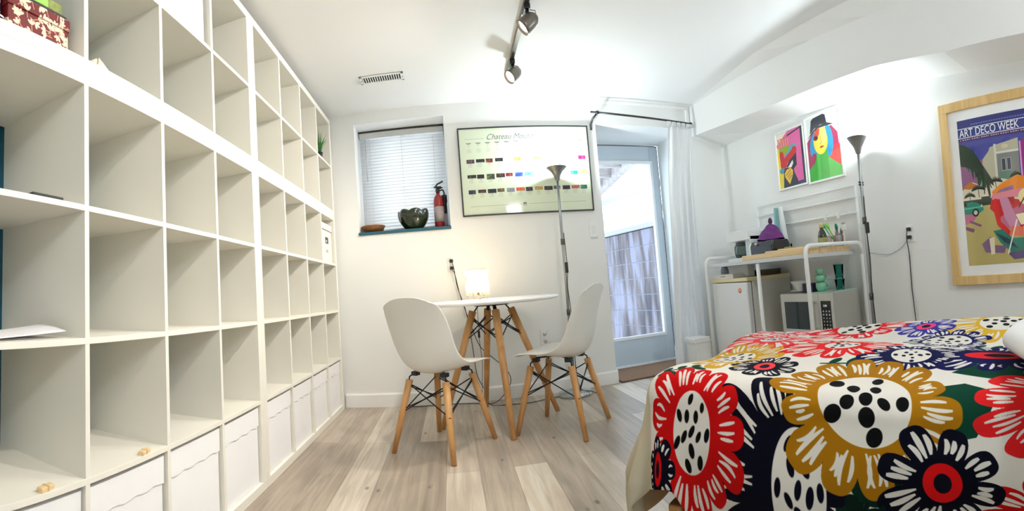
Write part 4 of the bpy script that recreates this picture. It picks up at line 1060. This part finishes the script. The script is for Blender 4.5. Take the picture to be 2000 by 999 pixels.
# ------------------------------------------------------------------ big wooden-framed poster
PW, PH = .56, .84
c = Canvas(PW, PH, 1300, (.20, .22, .55))
c.rect(0, .0, PW, .05, (.10, .12, .42)); c.rect(0, .05, PW, .095, (.12, .18, .48))
for yy in (.047, .1): c.rect(0, yy, PW, yy + .004, (.90, .90, .92))
c.rect(0, .106, PW, .122, (.20, .05, .22))
for i in range(34): c.rect(.012 + i * .0155, .110, .012 + i * .0155 + (.011 if i % 4 else .006), .117, (.75, .62, .74))
for i in range(26): c.rect(.09 + i * .0165, .029, .09 + i * .0165 + .012, .036, (.35, .42, .72))
c.ell(.09, .175, .018, .02, (.12, .17, .55)); c.ell(.31, .155, .025, .018, (.12, .17, .55))
LIL = (.55, .33, .50)
c.rect(0, .24, .16, .47, LIL)
c.poly([(.13, .33), (.15, .24), (.19, .20), (.20, .18), (.24, .17), (.38, .15), (.38, .47), (.13, .47)], (.70, .68, .58))
c.rect(.225, .165, .24, .47, (.80, .80, .74)); c.rect(.24, .21, .38, .222, (.82, .83, .80)); c.ell(.295, .185, .022, .012, (.80, .76, .64)); c.rect(.24, .222, .38, .47, (.48, .48, .46))
for x in (.268, .302):
    c.rect(x, .25, x + .026, .32, (.70, .72, .74)); c.rect(x + .003, .253, x + .023, .317, (.12, .14, .22)); c.rect(x + .012, .253, x + .014, .317, (.4, .45, .5))
    c.rect(x, .385, x + .026, .43, (.12, .16, .25))
for k in range(5): c.rect(.25, .328 + k * .009, .345, .332 + k * .009, (.20, .52, .38))
c.poly([(.39, .47), (.385, .20), (.40, .165), (.43, .15), (.48, .145), (.50, .47)], (.55, .12, .45)); c.rect(.385, .17, .395, .47, (.85, .6, .8)); c.rect(.485, .15, PW, .47, (.75, .55, .70))
c.poly([(0, .40), (.07, .36), (.17, .40), (.26, .36), (.40, .40), (.56, .36), (.56, .50), (0, .50)], (.84, .80, .70))
c.poly([(.0, .39), (.05, .355), (.11, .385), (.05, .40)], (.72, .42, .06))
rg = np.random.default_rng(5)
for i in range(150):
    a = rg.uniform(0, 1); x0 = a * .17 + rg.uniform(-.015, .01); y0_ = .14 + .22 * a ** 1.3 + rg.uniform(-.01, .02)
    c.stroke(max(x0, 0), y0_, max(x0 + rg.uniform(-.01, .03), 0), y0_ + rg.uniform(.04, .10), .006, [(.01, .10, .03), (.02, .22, .04), (.03, .30, .05), (.01, .06, .03)][i % 4])
c.poly([(0, .135), (.03, .14), (.09, .18), (.14, .26), (.20, .36), (.21, .40), (.12, .32), (.04, .27), (0, .26)], (.015, .15, .04))
for (px_, py_, s_2) in ((.045, .435, 1), (.105, .40, 1.25), (.22, .37, 1.2), (.35, .35, 1.0)):
    for k in range(11):
        a = -pi + k * pi / 10; c.stroke(px_, py_, px_ + .035 * s_2 * cos(a), py_ + .018 * s_2 * sin(a) + .010 * abs(cos(a)), .006, (.02, .09, .02))
    c.stroke(px_, py_, px_ + .002, py_ + .05, .004, (.15, .12, .05))
c.rect(0, .462, .185, .50, (.03, .17, .04)); c.rect(.12, .45, .18, .52, (.02, .14, .03))
c.rect(0, .50, PW, PH, (.70, .64, .38))
c.poly([(0, .53), (.10, .53), (.07, .57), (.05, .59), (.0, .60)], (.72, .40, .52)); c.poly([(.0, .61), (.06, .63), (.05, .65), (0, .63)], (.50, .28, .42)); c.poly([(.03, .575), (.11, .61), (.10, .62), (.03, .59)], (.50, .28, .42))
c.poly([(0, .478), (.05, .470), (.085, .478), (.125, .50), (.13, .525), (.09, .545), (.0, .54)], (.10, .50, .42)); c.rect(0, .476, .02, .495, (.02, .12, .10)); c.poly([(.0, .505), (.12, .50), (.12, .508), (.0, .512)], (.35, .70, .60))
c.ell(.075, .535, .023, .023, (.02, .03, .03)); c.ell(.075, .535, .013, .013, (.75, .78, .72)); c.ell(.118, .50, .006, .008, (.75, .8, .7))
# umbrella
U = (.40, .50)
for k, col in enumerate([(.75, .02, .03), (.72, .40, .52), (.66, .02, .03), (.85, .55, .62), (.78, .05, .05), (.88, .62, .66)]):
    a0, a1 = pi * (1.02 - k * .22), pi * (.80 - k * .22)
    c.poly([U, (U[0] + .21 * cos(a0), U[1] - .04 + .20 * sin(a0)), (U[0] + .24 * cos((a0 + a1) / 2), U[1] - .04 + .22 * sin((a0 + a1) / 2)), (U[0] + .21 * cos(a1), U[1] - .04 + .20 * sin(a1))], col)
c.poly([(.19, .43), (.25, .39), (.36, .35), (.40, .365), (.50, .36), (.50, .42), (.20, .45)], (.88, .50, .07))
c.poly([(.19, .445), (.40, .425), (.55, .42), (.55, .47), (.19, .475)], (.85, .48, .55)); c.poly([(.24, .425), (.33, .405), (.33, .43), (.22, .44)], (.55, .40, .58))
c.poly([(.20, .47), (.22, .47), (.235, .60), (.30, .67), (.28, .69), (.21, .62), (.19, .52)], (.80, .03, .04)); c.poly([(.235, .47), (.29, .47), (.33, .58), (.35, .64), (.30, .66), (.26, .58)], (.78, .52, .64)); c.poly([(.285, .47), (.33, .47), (.33, .52)], (.62, .02, .04))
c.ell(.40, .475, .045, .045, (.92, .84, .60)); c.stroke(.40, .47, .355, .53, .008, (.35, .1, .1)); c.ell(.405, .465, .012, .012, (.7, .15, .08))
c.poly([(.33, .57), (.42, .56), (.46, .62), (.36, .63)], (.95, .90, .72)); c.poly([(.37, .53), (.50, .53), (.50, .60), (.40, .57)], (.82, .32, .10))
c.poly([(.30, .63), (.36, .64), (.42, .66), (.42, .70), (.28, .68)], (.86, .42, .30)); c.rect(.37, .635, .50, .715, (.86, .62, .22))
c.poly([(.18, .65), (.24, .645), (.30, .70), (.42, .70), (.56, .72), (.56, .80), (.30, .79), (.22, .72)], (.12, .45, .38))
for k in range(6): c.stroke(.20 + k * .016, .665 + k * .008, .25 + k * .016, .72 + k * .008, .005, (.08, .10, .22))
c.poly([(.10, .72), (.16, .68), (.17, .73), (.26, .74), (.24, .78), (.12, .77)], (.45, .33, .48)); c.poly([(.15, .69), (.185, .685), (.18, .78), (.155, .785)], (.88, .82, .70)); c.poly([(.26, .78), (.40, .77), (.46, .81), (.30, .82)], (.35, .28, .45))
c.stroke(.335, .60, .265, .785, .008, (.93, .90, .86))
FRM = wood('golden_oak_frame', (.62, .40, .15), (.75, .52, .23), 'Z', 20)
pp = wall_print('framed_poster', -2.145, -2.895, .60, 1.66, 'large seaside travel poster in a golden wooden frame above the bed', c, 'seaside_poster', .052, FRM, .03, .058, mat('white_mount_board', (.86, .86, .85), .7))
LT = mat('white_poster_lettering', (.88, .88, .90), .6)
RW = Matrix(((0, 0, -1, 0), (-1, 0, 0, 0), (0, 1, 0, 0), (0, 0, 0, 1)))
pw, ph = (.75 - 2 * (.052 + .058)), (1.06 - 2 * (.052 + .058))
text('title_lettering', 'ART DECO WEEK', .062, Matrix.Translation((-.0165, pw / 2 - .010, ph / 2 - .096)) @ RW @ Matrix.Scale(.74, 4, (1, 0, 0)), LT, pp)
for i, chx in enumerate('COLO'):
    text('sign_letter', chx, .052, Matrix.Translation((-.0165, pw / 2 - .405, ph / 2 - .225 - i * .072)) @ RW, mat('plum_letter', (.10, .01, .09), .6), pp)
# ---- duvet surface: fabric coordinates (s across the bed from the near side, t along it from the foot) -> room
BA = Vector((1.2117, -2.4242, 0)); BW = Vector((0.8115, 0.5843, 0)); BD = Vector((0.5843, -0.8115, 0))
BWID, BLEN = 0.985, 1.95
def _out(q):
    """horizontal reach and drop of cloth q metres past the mattress edge"""
    r = 0.06
    if q < r * pi / 2:
        a = q / r
        return r * sin(a), r * (1 - cos(a))
    e = q - r * pi / 2
    return r + 0.03 * sin(min(e / 0.18, 1) * pi * 0.6) , r + e
def duvet(s, t):
    s0 = min(max(s, 0.08), BWID - 0.08); t0 = max(t, 0.08)
    ds, dt = s - s0, t - t0
    q = (abs(ds) ** 2 + abs(dt) ** 2) ** 0.5
    top = 0.578 + 0.018 * sin(s * 5.1 + 1) * sin(t * 4.3 + 0.4) + 0.012 * sin(s * 11 + t * 7) - 0.062 * t
    top += 0.02 * min(1, min(s0, BWID - s0, t0) / 0.3)
    if q < 1e-6:
        return BA + BW * s + BD * t + Vector((0, 0, top))
    h, d = _out(q)
    e = max(0, q - 0.15)
    if dt < 0 and q > 0: ang = math.atan2(-dt, abs(ds) + 1e-9)
    else: ang = 0
    fold = 0.02 * sin(t * 17 + 2 * sin(t * 5)) * min(1, e / 0.15) if dt == 0 else 0.018 * sin((s if ds == 0 else ang * 0.5) * 19 + 1) * min(1, e / 0.15)
    h += fold + (0.0 if ang == 0 else 0.03 * sin(ang) * min(1, e / 0.1))
    d *= 0.97
    return BA + BW * (s0 + ds / q * h) + BD * (t0 + dt / q * h) + Vector((0, 0, max(top - d, 0.02)))
# ================================================================== bed
bedf = thing('bed_frame', (BA.x, BA.y, 0), 'orange-brown wooden bed frame under the floral duvet', 'bed', rz=math.atan2(BW.y, BW.x))
# local frame: x across the bed, -y along it towards the head
BEDW = wood('honey_pine', (.42, .19, .045), (.58, .29, .08), 'Y', 12)
MB().box(.035, -BLEN, .12, .065, -.105, .30).build('side_rail', BEDW, bedf, bevel=.004)
MB().box(BWID - .065, -BLEN, .12, BWID - .035, -.105, .30).build('side_rail', BEDW, bedf, bevel=.004)
MB().box(.03, -.105, .10, BWID - .03, -.07, .32).build('footboard', BEDW, bedf, bevel=.005)
MB().box(.03, -BLEN - .03, .10, BWID - .03, -BLEN, .62).build('headboard', BEDW, bedf, bevel=.005)
for x in (.03, BWID - .09):
    for y in (-.075, -BLEN + .03): MB().box(x, y, 0, x + .06, y - .06, .12 if y > -1 else .12).build('leg', BEDW, bedf, bevel=.004)
MB().box(.07, -BLEN + .01, .16, BWID - .07, -.11, .19).build('slat_base', BEDW, bedf)
mtr = thing('mattress', (BA.x, BA.y, 0), 'white mattress on the bed frame beneath the floral duvet', 'mattress', rz=math.atan2(BW.y, BW.x))
MB().box(.075, -BLEN + .02, .1905, BWID - .075, -.115, .41).build('body', mat('white_ticking', (.8, .79, .76), .8), mtr, bevel=.03)

# --- floral print, painted in fabric coordinates (s across, t along)
S0, S1, T0, T1 = -.42, 1.32, -.36, 1.95
CRM = (.84, .82, .785)
cvd = Canvas(T1 - T0, S1 - S0, 950, CRM)        # x = t, y = S1 - s
NV = (.003, .004, .075); RD = (.72, .012, .018); YL = (.60, .40, .012); BKG = (.012, .014, .016); COR = (.80, .10, .11); TL = (.0, .21, .15); PK = (.85, .22, .25)
rgd = np.random.default_rng(11)
def flower(s, t, rs, rt, n, col, cs, ct, centre='dots', dotc=BKG, ccol=CRM, rot=0.0, ndots=12, strokes=3, deep=.34, sw=.02, dotr=.16, skip=()):
    X0, Y0 = t - T0, S1 - s
    R = max(rs, rt) * 1.1; bx = cvd.box(X0 - R, X0 + R, Y0 - R, Y0 + R)
    if bx is None: return
    sl, X, Y = bx
    ph = [rgd.uniform(-.10, .10) for _ in range(n)]; ln = [rgd.uniform(.88, 1.08) for _ in range(n)]
    for i_ in skip: ln[i_] = .45
    dx, dy = (X - X0) / rt, (Y - Y0) / rs
    a = (np.arctan2(dy, dx) - rot) / (2 * pi) * n
    k = np.floor(a + .5).astype(int) % n; fr = (a + .5) % 1 - .5
    L_ = np.array(ln)[k]
    edge = L_ * (1 - deep * (np.abs(fr) * 2) ** 3.2)
    rr = np.hypot(dx, dy)
    cvd.put(sl, (edge - rr) * min(rs, rt) * cvd.k + .5, col)
    c0 = max(cs / rs, ct / rt)
    for i in range(n):
        th = rot + 2 * pi * i / n
        if i in skip: continue
        for j in range(strokes):
            off = (j - (strokes - 1) / 2) / strokes * 1.25 + rgd.uniform(-.06, .06)
            aa = th + off * pi / n * 1.15
            a0 = c0 + .05 + .20 * rgd.uniform(0, 1) * (1 - c0); a1 = min(.92, (c0 + (1 - c0) * rgd.uniform(.68, .88))) * (1 - .10 * abs(off)) * ln[i]
            if a1 - a0 < .06: continue
            w_ = sw * .62 * rgd.uniform(.7, 1.2)
            pts = []; m = 9; bnd = rgd.uniform(-.05, .05)
            for q in range(m):
                f_ = q / (m - 1); ra = a0 + (a1 - a0) * f_; bend = bnd * sin(f_ * pi)
                pts.append((ra, aa + bend, min(w_, .50 * ra * min(rs, rt) * 1.25 * 1.15 * pi / n / max(strokes, 1)) * 1.5 * (.30 + .7 * sin(pi * (f_ * .85 + .1)) ** .8)))
            P = [(X0 + rt * r_ * cos(b_) - (wd * sin(b_)) / 2, Y0 + rs * r_ * sin(b_) + (wd * cos(b_)) / 2) for r_, b_, wd in pts]
            Q = [(X0 + rt * r_ * cos(b_) + (wd * sin(b_)) / 2, Y0 + rs * r_ * sin(b_) - (wd * cos(b_)) / 2) for r_, b_, wd in pts]
            cvd.poly(P + Q[::-1], CRM)
    if centre == 'dots':
        cvd.ell(X0, Y0, ct, cs, ccol)
        pl_ = [(0, 0)] + [(.42, 2 * pi * i / 5 + .3) for i in range(5)] + [(.80, 2 * pi * i / max(1, ndots - 6) + .1) for i in range(ndots - 6)]
        for r_, b_ in pl_:
            r_ += rgd.uniform(-.03, .03); b_ += rgd.uniform(-.06, .06); q = rgd.uniform(.8, 1.2)
            cvd.ell(X0 + ct * r_ * cos(b_), Y0 + cs * r_ * sin(b_), ct * dotr * q * .85, cs * dotr * q * 1.05, dotc, rgd.uniform(-.5, .5))
    elif centre == 'ring':
        cvd.ell(X0, Y0, ct, cs, ccol); cvd.ell(X0, Y0, ct * .45, cs * .50, NV)
def leafrow(s0, t0, s1, t1, n, ln, wd, col):
    x0, y0_, x1, y1_ = t0 - T0, S1 - s0, t1 - T0, S1 - s1
    cvd.stroke(x0, y0_, x1, y1_, wd * .35, col)
    a = math.atan2(y1_ - y0_, x1 - x0)
    for i in range(n):
        f_ = (i + .5) / n; x, y = x0 + (x1 - x0) * f_, y0_ + (y1_ - y0_) * f_
        for sg in (-1, 1):
            b_ = a + sg * 1.0; cvd.ell(x + ln * .6 * cos(b_), y + ln * .6 * sin(b_), ln * .6, wd * .5, col, b_)
def leaf(pts, col=TL): cvd.poly([(t - T0, S1 - s) for s, t in pts], col)
# background foliage first
leafrow(.24, .40, .22, .66, 6, .035, .022, TL); leafrow(-.26, .42, -.10, .54, 4, .04, .028, (.0, .13, .09)); leafrow(.06, .06, .12, .14, 3, .03, .02, TL)
leafrow(.40, .78, .30, 1.05, 6, .04, .022, TL); leafrow(.50, .34, .38, .52, 4, .03, .018, (.0, .33, .25)); leafrow(.80, .74, .78, 1.0, 5, .035, .02, TL)
leafrow(-.24, .02, -.12, .12, 3, .03, .02, TL); leafrow(-.30, .16, -.26, .30, 4, .035, .025, (.0, .13, .09))
leaf([(.155, .70), (.19, .76), (.20, .86), (.17, .93), (.12, .95), (.10, .86), (.11, .78)]); leaf([(.09, .63), (.10, .72), (.05, .78), (-.03, .72), (-.04, .64), (.02, .60)])
leaf([(.66, .02), (.70, .1), (.62, .14), (.58, .06)], (.0, .30, .22))
# far and top flowers
flower(.62, .95, .20, .20, 13, (.78, .62, .18), .08, .08, dotc=BKG, ndots=11, rot=.2)
flower(.88, .46, .20, .20, 12, (.80, .10, .14), .085, .085, ndots=11, rot=.4)
flower(.72, .70, .12, .11, 9, (.20, .20, .55), .04, .035, 'ring', ccol=(.85, .25, .45))
flower(.60, .20, .20, .17, 11, PK, .05, .05, ndots=8, dotc=NV); flower(.93, .16, .15, .14, 11, (.82, .30, .36), .05, .05, ndots=8, dotc=NV)
flower(.40, .44, .13, .17, 11, COR, .045, .05, ndots=9, dotc=NV); flower(.50, .74, .13, .13, 12, (.05, .06, .30), .075, .075, ndots=13, dotc=NV, dotr=.12)
flower(.26, .84, .13, .19, 10, (.025, .035, .26), .035, .09, 'ring', ccol=COR, strokes=3, sw=.014)
flower(.27, .62, .10, .13, 10, (.02, .03, .22), .05, .05, ndots=10, dotc=NV, dotr=.12)
flower(.33, .15, .21, .135, 13, (.74, .56, .13), .085, .055, ndots=13, dotc=NV, dotr=.12, sw=.014)
flower(.95, .95, .2, .2, 12, (.22, .25, .6), .05, .05, 'ring', ccol=COR); flower(.42, 1.25, .2, .2, 12, YL, .08, .08); flower(.85, 1.35, .2, .2, 12, RD, .08, .08); flower(.1, 1.2, .16, .16, 9, NV, .05, .05, 'ring', ccol=RD)
# near side
flower(-.14, .375, .27, .20, 12, NV, .105, .052, ndots=12, dotc=NV, strokes=4, sw=.015, rot=.1, dotr=.15, skip=(0, 1, 10, 11))
flower(.045, .51, .20, .185, 14, YL, .105, .092, ndots=11, strokes=4, sw=.016, rot=.15, deep=.20, dotr=.17)
flower(.02, .92, .13, .22, 11, COR, .05, .05, ndots=9, dotc=BKG, strokes=4, sw=.018); flower(-.22, .86, .12, .15, 10, RD, .04, .04, ndots=8, strokes=3)
flower(.20, .27, .115, .085, 9, NV, .045, .024, 'ring', ccol=PK, strokes=3, sw=.011, rot=.3)
flower(-.055, .155, .165, .115, 13, RD, .074, .042, ndots=13, dotc=BKG, strokes=3, sw=.013, deep=.22, dotr=.15)
flower(-.125, .645, .13, .13, 8, NV, .046, .038, 'ring', ccol=(.80, .035, .055), strokes=3, sw=.024, rot=.33, deep=.42)
flower(-.12, .075, .06, .045, 7, NV, .03, .012, 'ring', ccol=RD, strokes=2, sw=.007)
leafrow(-.30, .42, -.17, .50, 3, .04, .03, (.0, .10, .07)); leaf([(-.20, .50), (-.17, .53), (-.22, .55), (-.25, .52)], (.0, .10, .07))
# the foot border is unprinted cloth
cvd.rect(0, 0, .035 - T0, S1 - S0, (.74, .70, .61))
DUV = image_mat('floral_cotton_print', cvd.a, .85, bump=.12, spec=.12)
def smin(t):
    f_ = min(max((t - .10) / .10, 0), 1); f_ = f_ * f_ * (3 - 2 * f_)
    return -.155 - .20 * f_
def tmin(s): return -.25 + .05 * sin(s * 6)
dvt = thing('duvet', (BA.x, BA.y, 0), 'puffy duvet with a big bright floral print spread over the bed', 'duvet')
NS, NT = 150, 190
vs = []; uvs = []
for j in range(NT + 1):
    g = j / NT; t = -.24 + (T1 - .02 + .24) * (g ** 1.12)
    for i in range(NS + 1):
        a = i / NS; s = smin(t) + (BWID + .28 - smin(t)) * a
        tt = t - .05 * sin(s * 5 + 1) * max(0, -t) / .24
        p = duvet(s, tt) - BA
        vs.append(p); uvs.append(((tt - T0) / (T1 - T0), (s - S0) / (S1 - S0)))
me = bpy.data.meshes.new('quilted_cover')
fs = [(j * (NS + 1) + i, j * (NS + 1) + i + 1, (j + 1) * (NS + 1) + i + 1, (j + 1) * (NS + 1) + i) for j in range(NT) for i in range(NS)]
me.from_pydata([tuple(v) for v in vs], [], fs)
me.polygons.foreach_set('use_smooth', [True] * len(fs))
ul = me.uv_layers.new(name='UVMap')
ul.data.foreach_set('uv', [c_ for l in me.loops for c_ in uvs[l.vertex_index]])
me.materials.append(DUV); me.flip_normals()
o = bpy.data.objects.new('printed_cover', me); COL.objects.link(o); o.parent = dvt
md = o.modifiers.new('thickness', 'SOLIDIFY'); md.thickness = .012; md.offset = -1
pil = thing('pillow', (BA.x + BW.x * .13 + BD.x * 1.02, BA.y + BW.y * .13 + BD.y * 1.02, .535), 'white pillow on the duvet at the right edge of the photo', 'pillow', rz=math.atan2(BW.y, BW.x))
def pf(a, b):
    th = 2 * pi * a; ph_ = pi * (b - .5)
    cx, sx = cos(th), sin(th)
    sq = lambda v, e: math.copysign(abs(v) ** e, v)
    return Vector((.19 * sq(cx, .5) * sq(cos(ph_), .6), .18 * sq(sx, .5) * sq(cos(ph_), .6), .05 + .05 * sin(ph_) * (1 - .0 * abs(cx)) + .006 * sin(9 * a * pi) * cos(ph_)))
MB().grid(pf, 60, 24).build('pillowcase', mat('white_cotton', (.84, .83, .82), .85, bump=.1), pil)

# ================================================================== things on the bookcases
fp = Canvas(.34, .20, 1500, (.40, .02, .012))
rgf = np.random.default_rng(4)
for i in range(170):
    x, y = rgf.uniform(0, .34), rgf.uniform(0, .20); a = rgf.uniform(0, 2 * pi)
    for k in (-1, 0, 1): fp.ell(x + .007 * cos(a + k * .9), y + .007 * sin(a + k * .9), .0085, .0038, (.88, .82, .72), a + k * .8)
    fp.stroke(x, y, x - .02 * cos(a), y - .02 * sin(a), .0025, (.75, .6, .5))
FP = image_mat('red_cream_leaf_paper', fp.a, .6)
def boxuv(p): return ((p.y * 3.0 + p.x * .5) % 1 if False else (p.y + .2) / .34 + .0, (p.z + .02) / .20 + p.x * 2)
ya, yb, za, zb = cell(1, 0, 0, True)
rb = thing('patterned_box', (-.17, yb - .125, za), 'red and cream leaf-patterned lidded box at the top left corner of the shelves', 'box')
MB().box(-.13, -.101, 0, .13, .101, .082).build('box_body', FP, rb, uv=boxuv, bevel=.002)
MB().box(-.134, -.105, .080, .134, .105, .112).build('lid', FP, rb, uv=boxuv, bevel=.002)
b0 = thing('black_notebook', (-.165, yb - .125, za + .1125), 'thin black notebook lying on the patterned box', 'notebook')
MB().box(-.12, -.10, 0, .125, .095, .009).build('cover', BLACK, b0)
b1 = thing('green_book', (-.15, yb - .13, za + .122), 'bright green book on top of the black notebook on the patterned box', 'book')
MB().box(-.10, -.095, 0, .11, .035, .032).build('cover', mat('lime_green_cover', (.30, .62, .10), .5), b1, bevel=.002)
MB().box(-.098, .0355, 0, .108, .085, .030).build('cover_end_panel', mat('olive_printed_end', (.22, .26, .06), .6, var=.7, scale=70), b1, bevel=.002)
MB().box(-.098, -.097, .003, .108, -.0945, .029).build('pages', mat('page_edges', (.8, .78, .7), .8), b1)
bb = thing('navy_book', (-.14, yb - .258, za), 'navy blue book with white lettering standing at the far left of the top shelf', 'book')
MB().box(-.11, -.025, 0, .085, .02, .24).build('cover', mat('navy_book_cover', (.015, .03, .14), .4), bb, bevel=.003)
text('spine_lettering', 'epe', .052, Matrix.Translation((.0856, .017, .02)) @ Matrix(((0, 0, 1, 0), (0, -1, 0, 0), (1, 0, 0, 0), (0, 0, 0, 1))), mat('white_spine_print', (.85, .85, .85), .6), bb, shear=.25)
ya, yb, za, zb = cell(1, 1, 0, True)
cr_ = thing('crumpled_cloth', (-.06, ya + .10, za), 'small crumpled off-white cloth on the upper shelf, left part of the photo', 'cloth')
def crf(a, b):
    q = 2 * pi * a; r = .07 * (1 - b) + .004; rgx = sin(q * 3 + 1) * .35 + sin(q * 7 + b * 5) * .2
    return Vector((r * cos(q) * (.5 + .1 * rgx), r * sin(q) * (1.0 + .3 * rgx), .001 + max(0, .06 * b ** .8 + .02 * rgx * b)))
MB().grid(crf, 36, 10).build('folds', mat('off_white_cloth', (.72, .68, .55), .9, var=.15, scale=30), cr_)
ya, yb, za, zb = cell(1, 2, 1, True)
wbx = thing('white_display_box', (-.19, (ya + yb) / 2, za), 'plain glossy white box filling a top row cube of the upper left bookcase', 'box')
MB().box(-.17, -.145, 0, .172, .145, .31).build('box_body', BINM, wbx, bevel=.003)
MB().box(-.173, -.148, .27, .176, .148, .318).build('lid', BINM, wbx, bevel=.003)
ya, yb, za, zb = cell(1, 2, 1)
bkb = thing('black_book', (-.16, ya + .012, za), 'thin black book standing upright in a cube of the lower left bookcase', 'book')
MB().box(-.13, -.010, 0, .118, .012, .215).build('cover', mat('black_book_cover', (.015, .014, .016), .5), bkb, bevel=.002)
MB().box(.1175, -.006, .02, .1187, .008, .195).build('spine_bands', mat('grey_spine_print', (.12, .12, .13), .5, var=.8, scale=60), bkb)
ya, yb, za, zb = cell(1, 0, 2)
pa = thing('loose_papers', (-.14, ya + .15, za), 'loose sheet of printed paper curling on the middle shelf at the left edge', 'paper')
MB().grid(lambda a, b: Vector(((b - .5) * .21, (a - .5) * .30, .002 + .016 * (a * a) * abs(sin(b * 3)) + .014 * a)), 16, 12).build('sheet', mat('white_paper', (.80, .79, .82), .8, var=.08, scale=50), pa, solid=.0008)
MB().box(-.08, -.12, 0.0, .07, .10, .0015).build('under_sheet', mat('pinkish_paper', (.78, .72, .74), .8), pa)
ya, yb, za, zb = cell(1, 0, 3)
dkp = thing('dark_phone_case', (-.035, yb - .12, za), 'small flat dark object on the shelf edge at the left', 'case')
MB().box(-.03, -.05, 0, .03, .05, .009).build('body', BLACK, dkp, bevel=.003)
MB().tube([(.02, -.045, .010), (.02, .045, .010)], .0015, 6).build('edge_trim', GREY, dkp)
PEG = wood('pale_peg_wood', (.72, .50, .24), (.82, .62, .36), 'Y', 30)
for col, dy, lb_ in ((0, -.12, 'small pale wooden clip on the shelf edge above the leftmost storage box'), (1, -.10, 'small pale wooden clip on the shelf edge above the second storage box')):
    ya, yb, za, zb = cell(1, col, 1)
    pg = thing('wooden_clip', (-.012, yb + dy, za), lb_, 'clip', 'wooden clips on the lower shelf edge', rz=.15)
    MB().box(-.009, -.022, 0, .009, .022, .012).build('wood_block', PEG, pg, bevel=.002)
    MB().box(-.0095, -.003, .0, .0095, .003, .0125).build('spring_band', mat('tan_band', (.55, .40, .2), .5), pg)
ya, yb, za, zb = cell(0, 3, 1, True)
pp_ = thing('potted_grass', (-.045, ya + .155, za), 'small potted green grass plant on the top row of shelves near the window corner', 'plant')
MB().lathe([(0, 0), (.028, 0), (.036, .055), (.033, .055), (.027, .006), (0, .006)], n=24).build('pot', BLACK, pp_)
gr_ = MB()
for i in range(70):
    q = random.uniform(0, 2 * pi); l = random.uniform(.08, .17); sp_ = random.uniform(.01, .07)
    p0 = Vector((.02 * cos(q) * random.random(), .02 * sin(q) * random.random(), .048)); p2 = p0 + Vector((sp_ * cos(q), sp_ * sin(q), l)); p1 = p0.lerp(p2, .5) + Vector((0, 0, .02))
    gr_.tube([p0, p1, p2], [.0018, .0015, .0004], 4, cap=False)
gr_.build('grass_blades', mat('fresh_green_grass', (.05, .20, .03), .6, var=.4, scale=50), pp_)
MB().lathe([(0, .046), (.0328, .046), (0, .050)], n=20).build('soil', mat('dark_soil', (.03, .02, .015), .9), pp_)
ya, yb, za, zb = cell(0, 3, 3)
fb_ = thing('file_box', (-.19, (ya + yb) / 2 + .0, za), 'tall white lidded file box with a black label holder, near the window corner', 'file box')
MB().box(-.17, -.14, 0, .172, .14, .245).build('box_body', mat('ivory_card', (.82, .80, .72), .55), fb_, bevel=.003)
MB().box(-.174, -.144, .238, .177, .144, .285).build('lid', mat('ivory_card', (.82, .80, .72), .55), fb_, bevel=.003)
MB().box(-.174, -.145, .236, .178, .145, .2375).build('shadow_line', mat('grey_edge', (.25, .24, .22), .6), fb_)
lh_ = MB().box(.172, -.03, .14, .175, .04, .185).build('label_holder', BLACK, fb_, bevel=.001)
MB().box(.1752, -.022, .148, .1757, .0, .165).build('label_card', mat('cream_card_label', (.8, .78, .7), .6), lh_)
MB().box(.172, -.02, .075, .1745, .03, .095).build('finger_pull', mat('grey_pull', (.45, .44, .42), .4, metal=.6), fb_, bevel=.002)
